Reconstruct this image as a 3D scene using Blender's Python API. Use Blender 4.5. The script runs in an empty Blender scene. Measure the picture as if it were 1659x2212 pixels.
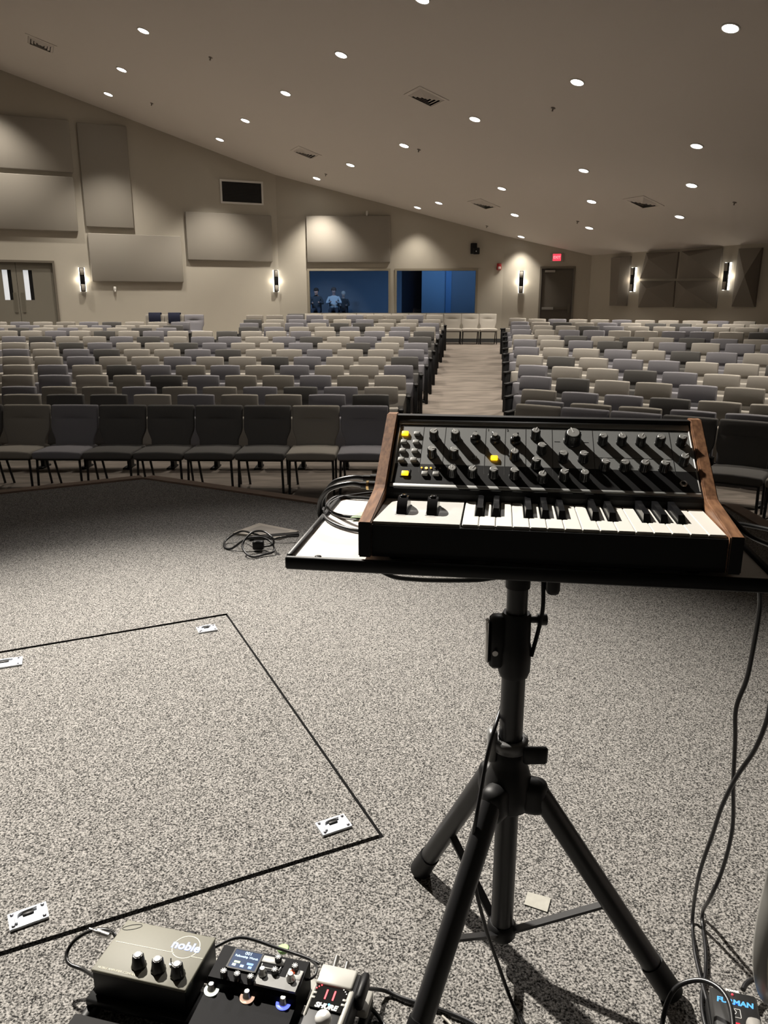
import bpy, bmesh, math, random
from mathutils import Vector, Matrix
random.seed(7)
sc = bpy.context.scene
C = bpy.context.collection
R = math.radians
# ------------------------------------------------------------------ camera
CAMH = 1.2
F = 1661.0
cam_d = bpy.data.cameras.new('camera'); cam = bpy.data.objects.new('camera', cam_d); C.objects.link(cam)
cam_d.sensor_fit = 'VERTICAL'; cam_d.sensor_height = 36.0; cam_d.lens = 36.0 * F / 2212.0
cam_d.clip_start = 0.02; cam_d.clip_end = 200
cam.location = (0, 0, CAMH); cam.rotation_euler = (R(75), 0, 0)
sc.camera = cam
# ------------------------------------------------------------------ world, lights, exposure
w = bpy.data.worlds.new('world'); sc.world = w; w.use_nodes = True
w.node_tree.nodes['Background'].inputs[0].default_value = (.5, .47, .45, 1)
w.node_tree.nodes['Background'].inputs[1].default_value = 0.0
sc.view_settings.view_transform = 'Standard'; sc.view_settings.look = 'None'
sc.view_settings.exposure = 0.0; sc.view_settings.gamma = 1.0; sc.view_settings.use_curve_mapping = False
def spot(name, loc, target, power, angle, blend, col, soft=.05):
    d = bpy.data.lights.new(name, 'SPOT'); d.energy = power; d.spot_size = R(angle); d.spot_blend = blend
    d.color = col; d.shadow_soft_size = soft
    o = bpy.data.objects.new(name, d); C.objects.link(o); o.location = loc
    o.rotation_euler = (Vector(target) - Vector(loc)).to_track_quat('-Z', 'Y').to_euler()
    return o
# stage wash: two theatre fixtures hung over the first rows, above the frame
spot('stage_wash', (-3.0, 5.4, 5.6), (-.5, 1.8, 0), 6300, 38, .9, (1, .94, .85), .11)
spot('stage_wash', (1.2, 7.4, 5.0), (-1.0, 2.4, 0), 1350, 34, 1.0, (1, .95, .9), .06)
spot('front_row_fill', (-2.5, .5, 6.6), (-1.0, 8.2, -.1), 280, 62, 1.0, (1, .95, .9), .15)   # added fill that brightens the front row faces, no known fixture
DOWN_W, DIM_W = 630, 150
DOWN_COL = (1, .915, .80)
BLUE_W = 190
# ------------------------------------------------------------------ helpers
def gp(x, y, z=0.0):
    """point at height z seen at photo pixel (x, y)"""
    u = (x - 829.5) / F; v = (y - 1106) / F; c, s = math.cos(R(15)), math.sin(R(15))
    r = Vector((u, c - v * s, -s - v * c)); return r * ((z - CAMH) / r.z) + Vector((0, 0, CAMH))
def yp(x, y, Y):
    """point at forward distance Y"""
    u = (x - 829.5) / F; v = (y - 1106) / F; c, s = math.cos(R(15)), math.sin(R(15))
    r = Vector((u, c - v * s, -s - v * c)); return r * (Y / r.y) + Vector((0, 0, CAMH))
def lin(r, g, b):
    f = lambda c: (c / 255) / 12.92 if c / 255 <= .04045 else ((c / 255 + .055) / 1.055) ** 2.4
    return (f(r), f(g), f(b))
def mat(name, col, rough=.6, metal=0.0, emit=None, es=0.0, noise=0.0, nscale=60, bump=0.0, bscale=200, spec=.5, alpha=None, coat=0):
    m = bpy.data.materials.new(name); m.use_nodes = True; nt = m.node_tree; b = nt.nodes['Principled BSDF']
    b.inputs['Base Color'].default_value = (*col, 1); b.inputs['Roughness'].default_value = rough
    b.inputs['Metallic'].default_value = metal; b.inputs['Specular IOR Level'].default_value = spec
    b.inputs['Coat Weight'].default_value = coat
    if emit: b.inputs['Emission Color'].default_value = (*emit, 1); b.inputs['Emission Strength'].default_value = es
    if noise or bump:
        tc = nt.nodes.new('ShaderNodeTexCoord')
    if noise:
        n = nt.nodes.new('ShaderNodeTexNoise'); n.inputs['Scale'].default_value = nscale; n.inputs['Detail'].default_value = 3
        nt.links.new(tc.outputs['Object'], n.inputs['Vector'])
        mx = nt.nodes.new('ShaderNodeMix'); mx.data_type = 'RGBA'
        mx.inputs['A'].default_value = (*[c * (1 - noise) for c in col], 1); mx.inputs['B'].default_value = (*[min(1, c * (1 + noise)) for c in col], 1)
        nt.links.new(n.outputs['Fac'], mx.inputs['Factor']); nt.links.new(mx.outputs['Result'], b.inputs['Base Color'])
    if bump:
        n2 = nt.nodes.new('ShaderNodeTexNoise'); n2.inputs['Scale'].default_value = bscale; n2.inputs['Detail'].default_value = 2
        nt.links.new(tc.outputs['Object'], n2.inputs['Vector'])
        bp = nt.nodes.new('ShaderNodeBump'); bp.inputs['Strength'].default_value = bump; bp.inputs['Distance'].default_value = .004
        nt.links.new(n2.outputs['Fac'], bp.inputs['Height']); nt.links.new(bp.outputs['Normal'], b.inputs['Normal'])
    return m
class MB:
    """collects simple solids and builds them as one mesh object"""
    def __init__(s): s.v = []; s.f = []; s.sm = []
    def add(s, vs, fs, M=None, smooth=False):
        o = len(s.v)
        for p in vs:
            p = Vector(p); s.v.append(tuple(M @ p) if M else tuple(p))
        for q in fs: s.f.append([i + o for i in q]); s.sm.append(smooth)
        return s
    def box(s, lo, hi, M=None):
        x0, y0, z0 = lo; x1, y1, z1 = hi
        return s.add([(x0,y0,z0),(x1,y0,z0),(x1,y1,z0),(x0,y1,z0),(x0,y0,z1),(x1,y0,z1),(x1,y1,z1),(x0,y1,z1)],
              [(0,3,2,1),(4,5,6,7),(0,1,5,4),(1,2,6,5),(2,3,7,6),(3,0,4,7)], M)
    def rbox(s, lo, hi, r=.01, seg=2, M=None, shape=None):
        bm = bmesh.new(); bmesh.ops.create_cube(bm, size=1)
        for v in bm.verts:
            v.co = Vector([lo[i] + (v.co[i] + .5) * (hi[i] - lo[i]) for i in range(3)])
        bmesh.ops.bevel(bm, geom=bm.edges[:], offset=r, segments=seg, profile=.5, affect='EDGES')
        if shape:
            for v in bm.verts: v.co = Vector(shape(v.co))
        bm.verts.index_update()
        s.add([v.co for v in bm.verts], [[v.index for v in f.verts] for f in bm.faces], M, True); bm.free(); return s
    def cyl(s, p0, p1, r0, r1=None, n=12, cap=True, smooth=True):
        r1 = r0 if r1 is None else r1; p0 = Vector(p0); p1 = Vector(p1); d = (p1 - p0).normalized()
        a = d.orthogonal().normalized(); b = d.cross(a); vs = []
        for p, r in ((p0, r0), (p1, r1)):
            for i in range(n):
                t = 2 * math.pi * i / n; vs.append(p + a * r * math.cos(t) + b * r * math.sin(t))
        s.add(vs, [(i, (i + 1) % n, n + (i + 1) % n, n + i) for i in range(n)], None, smooth)
        if cap: s.add(vs, [list(range(n))[::-1], list(range(n, 2 * n))])
        return s
    def tube(s, pts, r, n=8, sub=6, closed=False):
        pts = [Vector(p) for p in pts]
        if sub > 1:
            P = [2 * pts[0] - pts[1]] + pts + [2 * pts[-1] - pts[-2]]; out = []
            for i in range(1, len(P) - 2):
                for k in range(sub):
                    t = k / sub; a, b, c, d = P[i-1], P[i], P[i+1], P[i+2]
                    out.append(.5 * ((2*b) + (c-a)*t + (2*a-5*b+4*c-d)*t*t + (3*b-a-3*c+d)*t*t*t))
            out.append(pts[-1]); pts = out
        N = len(pts); vs = []; up = None
        for i, p in enumerate(pts):
            d = (pts[min(i+1, N-1)] - pts[max(i-1, 0)]).normalized()
            if up is None: up = d.orthogonal().normalized()
            up = (up - d * up.dot(d)); up = up.normalized() if up.length > 1e-6 else d.orthogonal().normalized()
            b = d.cross(up)
            for k in range(n):
                t = 2 * math.pi * k / n; vs.append(p + up * r * math.cos(t) + b * r * math.sin(t))
        fs = [(i*n+k, i*n+(k+1) % n, (i+1)*n+(k+1) % n, (i+1)*n+k) for i in range(N-1) for k in range(n)]
        s.add(vs, fs, None, True); s.add(vs, [list(range(n))[::-1], list(range((N-1)*n, N*n))]); return s
    def prism(s, poly, z0, z1, M=None):
        n = len(poly)
        return s.add([(x, y, z0) for x, y in poly] + [(x, y, z1) for x, y in poly],
              [list(range(n))[::-1], list(range(n, 2*n))] + [(i, (i+1) % n, n+(i+1) % n, n+i) for i in range(n)], M)
    def lathe(s, prof, n=20, M=None, smooth=True, cap=True):
        vs = []; m = len(prof)
        for r, z in prof:
            for i in range(n):
                t = 2*math.pi*i/n; vs.append((r*math.cos(t), r*math.sin(t), z))
        fs = [(j*n+i, j*n+(i+1) % n, (j+1)*n+(i+1) % n, (j+1)*n+i) for j in range(m-1) for i in range(n)]
        s.add(vs, fs, M, smooth)
        if cap: s.add(vs, [list(range(n))[::-1], list(range((m-1)*n, m*n))], M)
        return s
    def mesh(s, name, m):
        me = bpy.data.meshes.new(name); me.from_pydata(s.v, [], s.f)
        me.polygons.foreach_set('use_smooth', s.sm)
        if m: me.materials.append(m)
        me.update(); return me
    def build(s, name, m, parent=None, label=None):
        o = bpy.data.objects.new(name, s.mesh(name, m)); C.objects.link(o)
        if parent: o.parent = parent
        if label: o['label'] = label
        return o
def tag(o, label, cat, group=None):
    o['label'] = label; o['category'] = cat
    if group: o['group'] = group
    return o
def thing(name, label, cat, loc=(0, 0, 0), rz=0, group=None, M=None):
    o = bpy.data.objects.new(name, None); C.objects.link(o); o.empty_display_size = .1
    if M is not None: o.matrix_world = M
    else: o.location = loc; o.rotation_euler = (0, 0, rz)
    return tag(o, label, cat, group)
def inst(name, me, parent=None, M=None):
    o = bpy.data.objects.new(name, me); C.objects.link(o)
    if parent: o.parent = parent
    if M is not None: o.matrix_local = M
    return o
def struct(o): o['kind'] = 'structure'; return o
def empty_struct(name, M):
    o = bpy.data.objects.new(name, None); C.objects.link(o); o.matrix_world = M; o['kind'] = 'structure'; return o
def frame(origin, x, y, z):
    M = Matrix.Identity(4)
    for i, a in enumerate((x, y, z)): 
        for k in range(3): M[k][i] = a[k]
    for k in range(3): M[k][3] = origin[k]
    return M
def text(name, body, size, M, m, parent=None, align='CENTER', ext=.0004, sx=1.0, shear=0.0, bold=0.0):
    cu = bpy.data.curves.new(name, 'FONT'); cu.body = body; cu.size = size; cu.align_x = align; cu.align_y = 'CENTER'
    cu.extrude = ext; cu.shear = shear; cu.offset = bold; cu.resolution_u = 3
    o = bpy.data.objects.new(name, cu); C.objects.link(o)
    dg = bpy.context.evaluated_depsgraph_get(); me = bpy.data.meshes.new_from_object(o.evaluated_get(dg))
    bpy.data.objects.remove(o); bpy.data.curves.remove(cu)
    for v in me.vertices: v.co.x *= sx
    me.materials.clear(); me.materials.append(m)
    return inst(name, me, parent, M)
T = Matrix.Translation
def orow(n):
    return ['first','second','third','fourth','fifth','sixth','seventh','eighth','ninth','tenth','eleventh','twelfth','thirteenth','fourteenth','fifteenth','sixteenth','seventeenth','eighteenth','nineteenth'][n]
# ------------------------------------------------------------------ materials
M_wall = mat('wall_paint', (.49, .455, .385), .85, noise=.03, nscale=3, bump=.05, bscale=150)
M_ceil = mat('ceiling_paint', (.72, .675, .63), .9, bump=.05, bscale=120)
M_trim = mat('dark_base', (.05, .05, .05), .6)
M_frame = mat('door_frame_paint', (.17, .15, .12), .5)
M_door = mat('door_paint', (.20, .185, .15), .55)
M_doorD = mat('dark_door_paint', (.105, .092, .075), .5)
M_panel = mat('acoustic_fabric', (.33, .305, .265), .95, noise=.08, nscale=300, bump=.15, bscale=500)
M_diff = mat('diffuser_fabric', (.235, .21, .18), .95, noise=.06, nscale=300)
M_black = mat('black_plastic', (.006, .006, .0065), .5, spec=.3)
M_blackm = mat('black_metal', (.013, .013, .014), .38, spec=.5)
M_steel = mat('brushed_steel', (.55, .54, .52), .35, 1.0)
M_white = mat('white_plastic', (.75, .73, .69), .5)
M_glow = mat('lamp_glow', (1, 1, 1), .5, emit=(1, .95, .87), es=22)
M_glowdim = mat('lamp_glow_dim', (.8, .8, .8), .5, emit=(1, .96, .9), es=3.2)
M_sglow = mat('sconce_glow', (1, 1, 1), .5, emit=(1, .95, .86), es=3.5)
M_red = mat('red_plastic', (.45, .02, .02), .4)
M_exit = mat('exit_glow', (.7, .05, .08), .5, emit=(1, .06, .1), es=1.2)
def carpet(name, dark, light, scale, lo=.42, hi=.62, streak=False, bump=.6):
    m = bpy.data.materials.new(name); m.use_nodes = True; nt = m.node_tree; b = nt.nodes['Principled BSDF']
    b.inputs['Roughness'].default_value = 1; b.inputs['Specular IOR Level'].default_value = .1
    tc = nt.nodes.new('ShaderNodeTexCoord'); n = nt.nodes.new('ShaderNodeTexNoise')
    n.inputs['Scale'].default_value = scale; n.inputs['Detail'].default_value = 2.0; n.inputs['Roughness'].default_value = .6
    src = tc.outputs['Object']
    off = nt.nodes.new('ShaderNodeMapping'); off.inputs['Location'].default_value = (0, 0, .37 / scale); nt.links.new(src, off.inputs['Vector']); src = off.outputs['Vector']
    if streak:
        mp = nt.nodes.new('ShaderNodeMapping'); mp.inputs['Scale'].default_value = (.35, 1.6, 1); nt.links.new(src, mp.inputs['Vector']); src = mp.outputs['Vector']
    nt.links.new(src, n.inputs['Vector'])
    cr = nt.nodes.new('ShaderNodeValToRGB'); cr.color_ramp.elements[0].position = lo; cr.color_ramp.elements[1].position = hi
    cr.color_ramp.elements[0].color = (*dark, 1); cr.color_ramp.elements[1].color = (*light, 1)
    nt.links.new(n.outputs['Fac'], cr.inputs['Fac']); nt.links.new(cr.outputs['Color'], b.inputs['Base Color'])
    bp = nt.nodes.new('ShaderNodeBump'); bp.inputs['Strength'].default_value = bump; bp.inputs['Distance'].default_value = .003
    nt.links.new(n.outputs['Fac'], bp.inputs['Height']); nt.links.new(bp.outputs['Normal'], b.inputs['Normal'])
    return m
M_stage = carpet('stage_carpet', (.016, .0155, .015), (.36, .345, .325), 255, .37, .67)
M_aud = carpet('aisle_carpet', (.115, .10, .086), (.178, .153, .133), 5, .35, .65, True, .1)
M_wood = mat('trim_wood', (.16, .105, .075), .6, noise=.25, nscale=12)
FAB = {'b': mat('fabric_beige', (.345, .32, .285), .95, noise=.10, nscale=260, bump=.2, bscale=600),
       't': mat('fabric_taupe', (.26, .24, .21), .95, noise=.10, nscale=260, bump=.2, bscale=600),
       'g': mat('fabric_bluegrey', (.205, .20, .218), .95, noise=.10, nscale=260, bump=.2, bscale=600),
       'd': mat('fabric_charcoal', (.098, .094, .09), .95, noise=.12, nscale=260, bump=.2, bscale=600)}
FABN = {'b': 'beige', 't': 'taupe', 'g': 'blue-grey', 'd': 'charcoal'}

# ------------------------------------------------------------------ structure
CA, CB, CC = -.2583, -.1204, 6.86
def zceil(x, y): return CA * x + CB * y + CC
A0 = (-15.0, 18.38); W2 = (-3.10, 23.68); W3 = (3.47, 23.43); W4 = (5.88, 22.91); D1 = (19.6, -4.5); B1 = (-15.0, -4.5)
NR = (.537, .843)
def ebowl(x, y): return max(y, x * NR[0] + y * NR[1] + 1.1)
PROF = [(-50, -1.84), (9.6, -1.84), (14.95, -1.38), (16.1, -1.36), (20.2, -1.05), (60, -1.03)]
def zfloor(x, y):
    e = ebowl(x, y)
    for (a, za), (b, zb) in zip(PROF, PROF[1:]):
        if e <= b: return za + (zb - za) * (e - a) / (b - a) + CAMH
    return PROF[-1][1] + CAMH
fl = MB(); nx, ny = 60, 58
xs = [-16 + i * (37 / nx) for i in range(nx + 1)]; ys = [-5 + i * .5 for i in range(ny + 1)]
fl.add([(x, y, zfloor(x, y)) for y in ys for x in xs],
       [(j*(nx+1)+i, j*(nx+1)+i+1, (j+1)*(nx+1)+i+1, (j+1)*(nx+1)+i) for j in range(ny) for i in range(nx)])
struct(fl.build('floor', M_aud))
cl = MB(); cp = [(-16.5, -5), (21.5, -5), (21.5, 26.0), (-16.5, 26.0)]
cl.add([(x, y, zceil(x, y)) for x, y in cp] + [(x, y, zceil(x, y) + .15) for x, y in cp], [(0, 3, 2, 1), (4, 5, 6, 7), (0, 1, 5, 4), (1, 2, 6, 5), (2, 3, 7, 6), (3, 0, 4, 7)])
struct(cl.build('ceiling', M_ceil))
class Wall:
    def __init__(s, p0, p1):
        s.p0 = Vector((p0[0], p0[1], 0)); d = Vector((p1[0]-p0[0], p1[1]-p0[1], 0)); s.L = d.length; s.d = d.normalized()
        s.n = Vector((s.d.y, -s.d.x, 0))           # into the room
        s.M = frame(s.p0, s.d, -s.n, Vector((0, 0, 1)))   # local: x along, y outwards (behind), z up
    def hit(s, x, y, off=0.0):
        """wall coordinates (along, height) seen at photo pixel"""
        a = yp(x, y, 1.0); o = Vector((0, 0, CAMH)); r = a - o
        t = ((s.p0 + s.n * off - o).dot(s.n)) / r.dot(s.n); q = o + r * t - s.p0
        return q.dot(s.d), q.z
    def at(s, a, z, off=0.0): return s.p0 + s.d * a + s.n * off + Vector((0, 0, z))
    def ceil(s, a): p = s.at(a, 0); return zceil(p.x, p.y)
    def build(s, name, holes=(), z0=-.9):
        mb = MB(); bs = sorted({0, s.L, *[h[0] for h in holes], *[h[1] for h in holes]})
        for a, b in zip(bs, bs[1:]):
            hs = sorted([h for h in holes if h[0] <= a + 1e-6 and h[1] >= b - 1e-6], key=lambda h: h[2]); z = z0
            for h in hs:
                if h[2] > z: mb.add([(a,0,z),(b,0,z),(b,0,h[2]),(a,0,h[2])], [(0,1,2,3)])
                z = h[3]
            mb.add([(a,0,z),(b,0,z),(b,0,s.ceil(b)+.05),(a,0,s.ceil(a)+.05)], [(0,1,2,3)])
        o = mb.build(name, M_wall); o.matrix_world = s.M; return struct(o)
WA, WB, WC, WD = Wall(A0, W2), Wall(W2, W3), Wall(W3, W4), Wall(W4, D1)
def rect(W, pts, off=0.0):
    h = [W.hit(x, y, off) for x, y in pts]
    a0 = sum(sorted(q[0] for q in h)[:2]) / 2; a1 = sum(sorted(q[0] for q in h)[-2:]) / 2
    z0 = sum(sorted(q[1] for q in h)[:2]) / 2; z1 = sum(sorted(q[1] for q in h)[-2:]) / 2
    return a0, a1, z0, z1
# door openings
dseam = WA.hit(33, 575)[0]; dR = WA.hit(113, 575)[0]; dleaf = dR - dseam; dtop = WA.hit(60, 567)[1]; zb = CAMH - 1.05
doorA = (dseam - dleaf, dR, zb, dtop)
c0 = WC.hit(1169, 620)[0]; c1 = WC.hit(1237, 620)[0]; ctop = WC.hit(1203, 580)[1]
doorC = (c0, c1, zb, ctop)
w1 = rect(WB, [(669, 585), (839, 585), (839, 676), (669, 676)]); w2 = rect(WB, [(857, 585), (1027, 585), (1027, 676), (857, 676)])
zsill = w1[2]; ztop = w1[3]; w1 = (w1[0], w1[1], zsill, ztop); w2 = (w2[0], w2[1], zsill, ztop)
WA.build('wall_left', [doorA]); WB.build('wall_back', [w1, w2]); WC.build('wall_back_corner', [doorC]); WD.build('wall_right')
M_drape = mat('stage_backdrop', (.42, .40, .37), .95)
for nm, p, q in (('wall_stage', D1, B1), ('wall_far_left', B1, A0)):
    o = Wall(p, q).build(nm)
    if nm == 'wall_stage': o.data.materials[0] = M_drape
# dark base along the walls
for nm, W, holes in (('baseboard_left', WA, [doorA]), ('baseboard_back', WB, []), ('baseboard_corner', WC, [doorC]), ('baseboard_right', WD, [])):
    mb = MB(); cuts = [0] + [q for h in holes for q in (h[0] - .05, h[1] + .05)] + [W.L]
    for a, b in zip(cuts[::2], cuts[1::2]):
        n = max(1, int((b - a) / .5))
        for k in range(n):
            u0, u1 = a + (b-a)*k/n, a + (b-a)*(k+1)/n; p, q = W.at(u0, 0), W.at(u1, 0); zz = min(zfloor(p.x, p.y), zfloor(q.x, q.y))
            mb.box((u0, -.012, zz - .05), (u1, 0, zz + .11))
    o = mb.build(nm, M_trim); o.matrix_world = W.M; struct(o)
# doors
M_glassday = mat('lit_corridor_glass', (.5, .5, .5), .2, emit=(.85, .88, .92), es=.55)
def door_frame(par, a0, a1, z0, z1, wd=.055):
    mb = MB(); mb.box((a0 - wd, -.03, z0), (a0, .12, z1 + wd)); mb.box((a1, -.03, z0), (a1 + wd, .12, z1 + wd)); mb.box((a0, -.03, z1), (a1, .12, z1 + wd))
    mb.build('door_frame', M_frame, par)
dA = empty_struct('door_1', WA.M); door_frame(dA, *doorA)
for k in range(2):
    x0 = doorA[0] + k * dleaf + .004; x1 = doorA[0] + (k + 1) * dleaf - .004
    lf = MB(); hx = x0 + .62 * dleaf if k == 0 else x0 + .18 * dleaf
    h0, h1 = WA.hit(40, 648)[1], WA.hit(40, 583)[1]; hw = .24 * dleaf
    lf.box((x0, .03, zb), (hx, .07, dtop)); lf.box((hx + hw, .03, zb), (x1, .07, dtop)); lf.box((hx, .03, zb), (hx + hw, .07, h0)); lf.box((hx, .03, h1), (hx + hw, .07, dtop))
    leaf = lf.build('door_leaf', M_door, dA)
    MB().box((hx, .045, h0), (hx + hw * .58, .055, h1)).build('window_pane', M_glassday, leaf, 'bright corridor seen through narrow door glass')
    MB().box((hx + hw * .58, .045, h0), (hx + hw, .055, h1)).build('window_pane', M_black, leaf)
    px = x1 - .13 if k == 0 else x0 + .05
    pl = MB().box((px, .018, WA.hit(40, 665)[1] - .12), (px + .08, .03, WA.hit(40, 632)[1])).build('push_plate', mat('plate_paint', (.15, .138, .11), .4), leaf)
dC = empty_struct('door_2', WC.M); door_frame(dC, *doorC)
leaf = MB().box((c0 + .004, .03, zb), (c1 - .004, .07, ctop)).build('door_leaf', M_doorD, dC)
dw = c1 - c0; zpb = WC.hit(1200, 666)[1]
pb = MB().box((c0 + .05*dw, -.03, zpb - .035), (c0 + .42*dw, .01, zpb + .035)).build('push_bar', M_steel, leaf, 'bright end of a metal push bar')
MB().box((c0 + .42*dw, -.02, zpb - .03), (c0 + .92*dw, .01, zpb + .03)).box((c0+.05*dw, .01, zpb-.03), (c0+.95*dw, .03, zpb+.03)).build('push_bar_housing', mat('bar_dark', (.12, .105, .085), .4, .5), leaf)
MB().box((c0 + .88*dw, -.04, zpb - .12), (c0 + .95*dw, .03, zpb + .12)).build('latch_cover', mat('latch_dark', (.14, .125, .1), .4, .4), leaf)
zcl = WC.hit(1180, 586)[1]
MB().box((c0 + .1*dw, -.05, zcl - .03), (c0 + .42*dw, .03, zcl + .03)).build('door_closer', mat('closer_grey', (.35, .33, .3), .4), leaf)
# ------------------------------------------------------------------ windows to the blue lit hall
M_glass = bpy.data.materials.new('window_glass'); M_glass.use_nodes = True; nt = M_glass.node_tree; nt.nodes.clear()
o_ = nt.nodes.new('ShaderNodeOutputMaterial'); mxs = nt.nodes.new('ShaderNodeMixShader'); tr = nt.nodes.new('ShaderNodeBsdfTransparent'); gl = nt.nodes.new('ShaderNodeBsdfGlossy')
gl.inputs['Roughness'].default_value = .02; tr.inputs['Color'].default_value = (.82, .88, .92, 1); mxs.inputs[0].default_value = .05
nt.links.new(tr.outputs[0], mxs.inputs[1]); nt.links.new(gl.outputs[0], mxs.inputs[2]); nt.links.new(mxs.outputs[0], o_.inputs[0])
M_wframe = mat('window_frame_paint', (.30, .27, .21), .5)
for i, wd in enumerate((w1, w2)):
    wn = empty_struct('window_%d' % (i + 1), WB.M); a0, a1, z0, z1 = wd; t = .06
    mb = MB(); mb.box((a0 - t, -.03, z0 - t), (a0, .14, z1 + t)); mb.box((a1, -.03, z0 - t), (a1 + t, .14, z1 + t)); mb.box((a0, -.03, z1), (a1, .14, z1 + t)); mb.box((a0, -.03, z0 - t), (a1, .14, z0))
    mb.build('window_frame', M_wframe, wn)
    MB().box((a0, .06, z0), (a1, .072, z1)).build('pane', M_glass, wn)
M_hall = mat('hall_blue_paint', (.20, .24, .30), .9); M_hall2 = mat('hall_dark_paint', (.012, .022, .045), .9); M_hall3 = mat('hall_pale_paint', (.16, .30, .52), .85)
ZH = .45
hall = MB(); hall.box((-9, 39.5, ZH - .3), (10, 39.7, 4.2)); hall.box((-9.2, 23.9, ZH - .3), (-9, 39.7, 4.2)); hall.box((9.8, 23.9, ZH-.3), (10, 39.7, 4.2))
struct(hall.build('wall_hall', M_hall))
struct(MB().box((-9.2, 23.85, ZH - .1), (10, 39.7, ZH)).build('floor_hall', M_hall2)); struct(MB().box((-9.2, 23.85, 4.2), (10, 39.7, 4.3)).build('ceiling_hall', M_hall2))
xa, xb, xc, xd = yp(911, 630, 28).x, yp(962, 630, 28).x, yp(974, 630, 28).x, yp(1060, 630, 28).x
struct(MB().box((xa, 28, ZH), (xb, 28.2, 4.2)).build('wall_partition', mat('partition_blue', (.26, .38, .52), .85)))
struct(MB().box((xb, 27.85, ZH), (xc, 28.2, 4.2)).build('trim_column', M_hall3))
struct(MB().box((xc, 28, ZH), (xd, 28.2, 4.2)).build('wall_partition_side', M_hall))
struct(MB().box((yp(868, 630, 29).x, 29.0, ZH), (xa + .3, 29.2, 4.2)).build('wall_partition_dark', M_hall2))
for loc, p in (((-4.5, 34, 4.15), 1.0), ((2.3, 25.6, 4.15), .55), ((1.5, 35, 4.15), .8)):
    d = bpy.data.lights.new('hall_lamp', 'AREA'); d.energy = BLUE_W * p; d.size = 1.2; d.color = (.36, .62, 1)
    o = bpy.data.objects.new('hall_lamp', d); C.objects.link(o); o.location = loc
# ------------------------------------------------------------------ stage
SP = [(-6.0, 2.94), (-6.0, -4.45), (6.0, -4.45), (6.0, 1.6), (2.55, 2.6), (2.108, 3.2), (2.108, 4.62), (.5, 4.15), (-1.725, 5.39)]
HX_ = [gp(-55, 1416.2), gp(490, 1325), gp(830, 1808), gp(-60, 2085)]
hc = [(p.x, p.y) for p in HX_]
# stage floor with the hatch cut out
bm = bmesh.new(); ov = [bm.verts.new((x, y, 0)) for x, y in SP]; hv = [bm.verts.new((x, y, 0)) for x, y in hc]
es = [bm.edges.new((ov[i], ov[(i+1) % len(ov)])) for i in range(len(ov))] + [bm.edges.new((hv[i], hv[(i+1) % 4])) for i in range(4)]
bmesh.ops.triangle_fill(bm, edges=es, use_beauty=True)
for f in list(bm.faces):
    c = f.calc_center_median()
    def inside(c, P):
        r = False; j = len(P) - 1
        for i in range(len(P)):
            if (P[i][1] > c.y) != (P[j][1] > c.y) and c.x < (P[j][0]-P[i][0])*(c.y-P[i][1])/(P[j][1]-P[i][1]) + P[i][0]: r = not r
            j = i
        return r
    if inside(c, hc): bm.faces.remove(f)
bm.normal_update()
for f in bm.faces:
    if f.normal.z < 0: f.normal_flip()
me = bpy.data.meshes.new('stage_floor'); bm.to_mesh(me); bm.free(); me.materials.append(M_stage)
stg = bpy.data.objects.new('floor_stage', me); C.objects.link(stg); struct(stg)
mb = MB()
for i in range(len(SP)):
    a, b = SP[i], SP[(i+1) % len(SP)]; mb.add([(*a, -.7), (*b, -.7), (*b, -.001), (*a, -.001)], [(0, 1, 2, 3)])
for i in range(4):
    a, b = hc[i], hc[(i+1) % 4]; mb.add([(*a, -.08), (*b, -.08), (*b, 0), (*a, 0)], [(0, 1, 2, 3)])
mb.add([(x, y, -.08) for x, y in hc], [(0, 1, 2, 3)])
struct(mb.build('wall_stage_front', mat('stage_front_dark', (.01, .01, .01), .9)))
# wooden nosing along the visible stage edges
mb = MB()
def strip(mb, a, b, wd, z0, z1):
    d = (Vector(b) - Vector(a)).normalized(); n = Vector((-d.y, d.x)); a = Vector(a); b = Vector(b)
    mb.add([(*(a), z0), (*(b), z0), (*(b + n * wd), z0), (*(a + n * wd), z0), (*(a), z1), (*(b), z1), (*(b + n * wd), z1), (*(a + n * wd), z1)],
           [(0,3,2,1),(4,5,6,7),(0,1,5,4),(1,2,6,5),(2,3,7,6),(3,0,4,7)])
for a, b in ((SP[0], SP[8]), (SP[8], SP[7]), (SP[7], SP[6]), (SP[6], SP[5]), (SP[5], SP[4]), (SP[4], SP[3])):
    strip(mb, a, b, .09, -.06, .012)
struct(mb.build('trim_1', M_wood))
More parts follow.
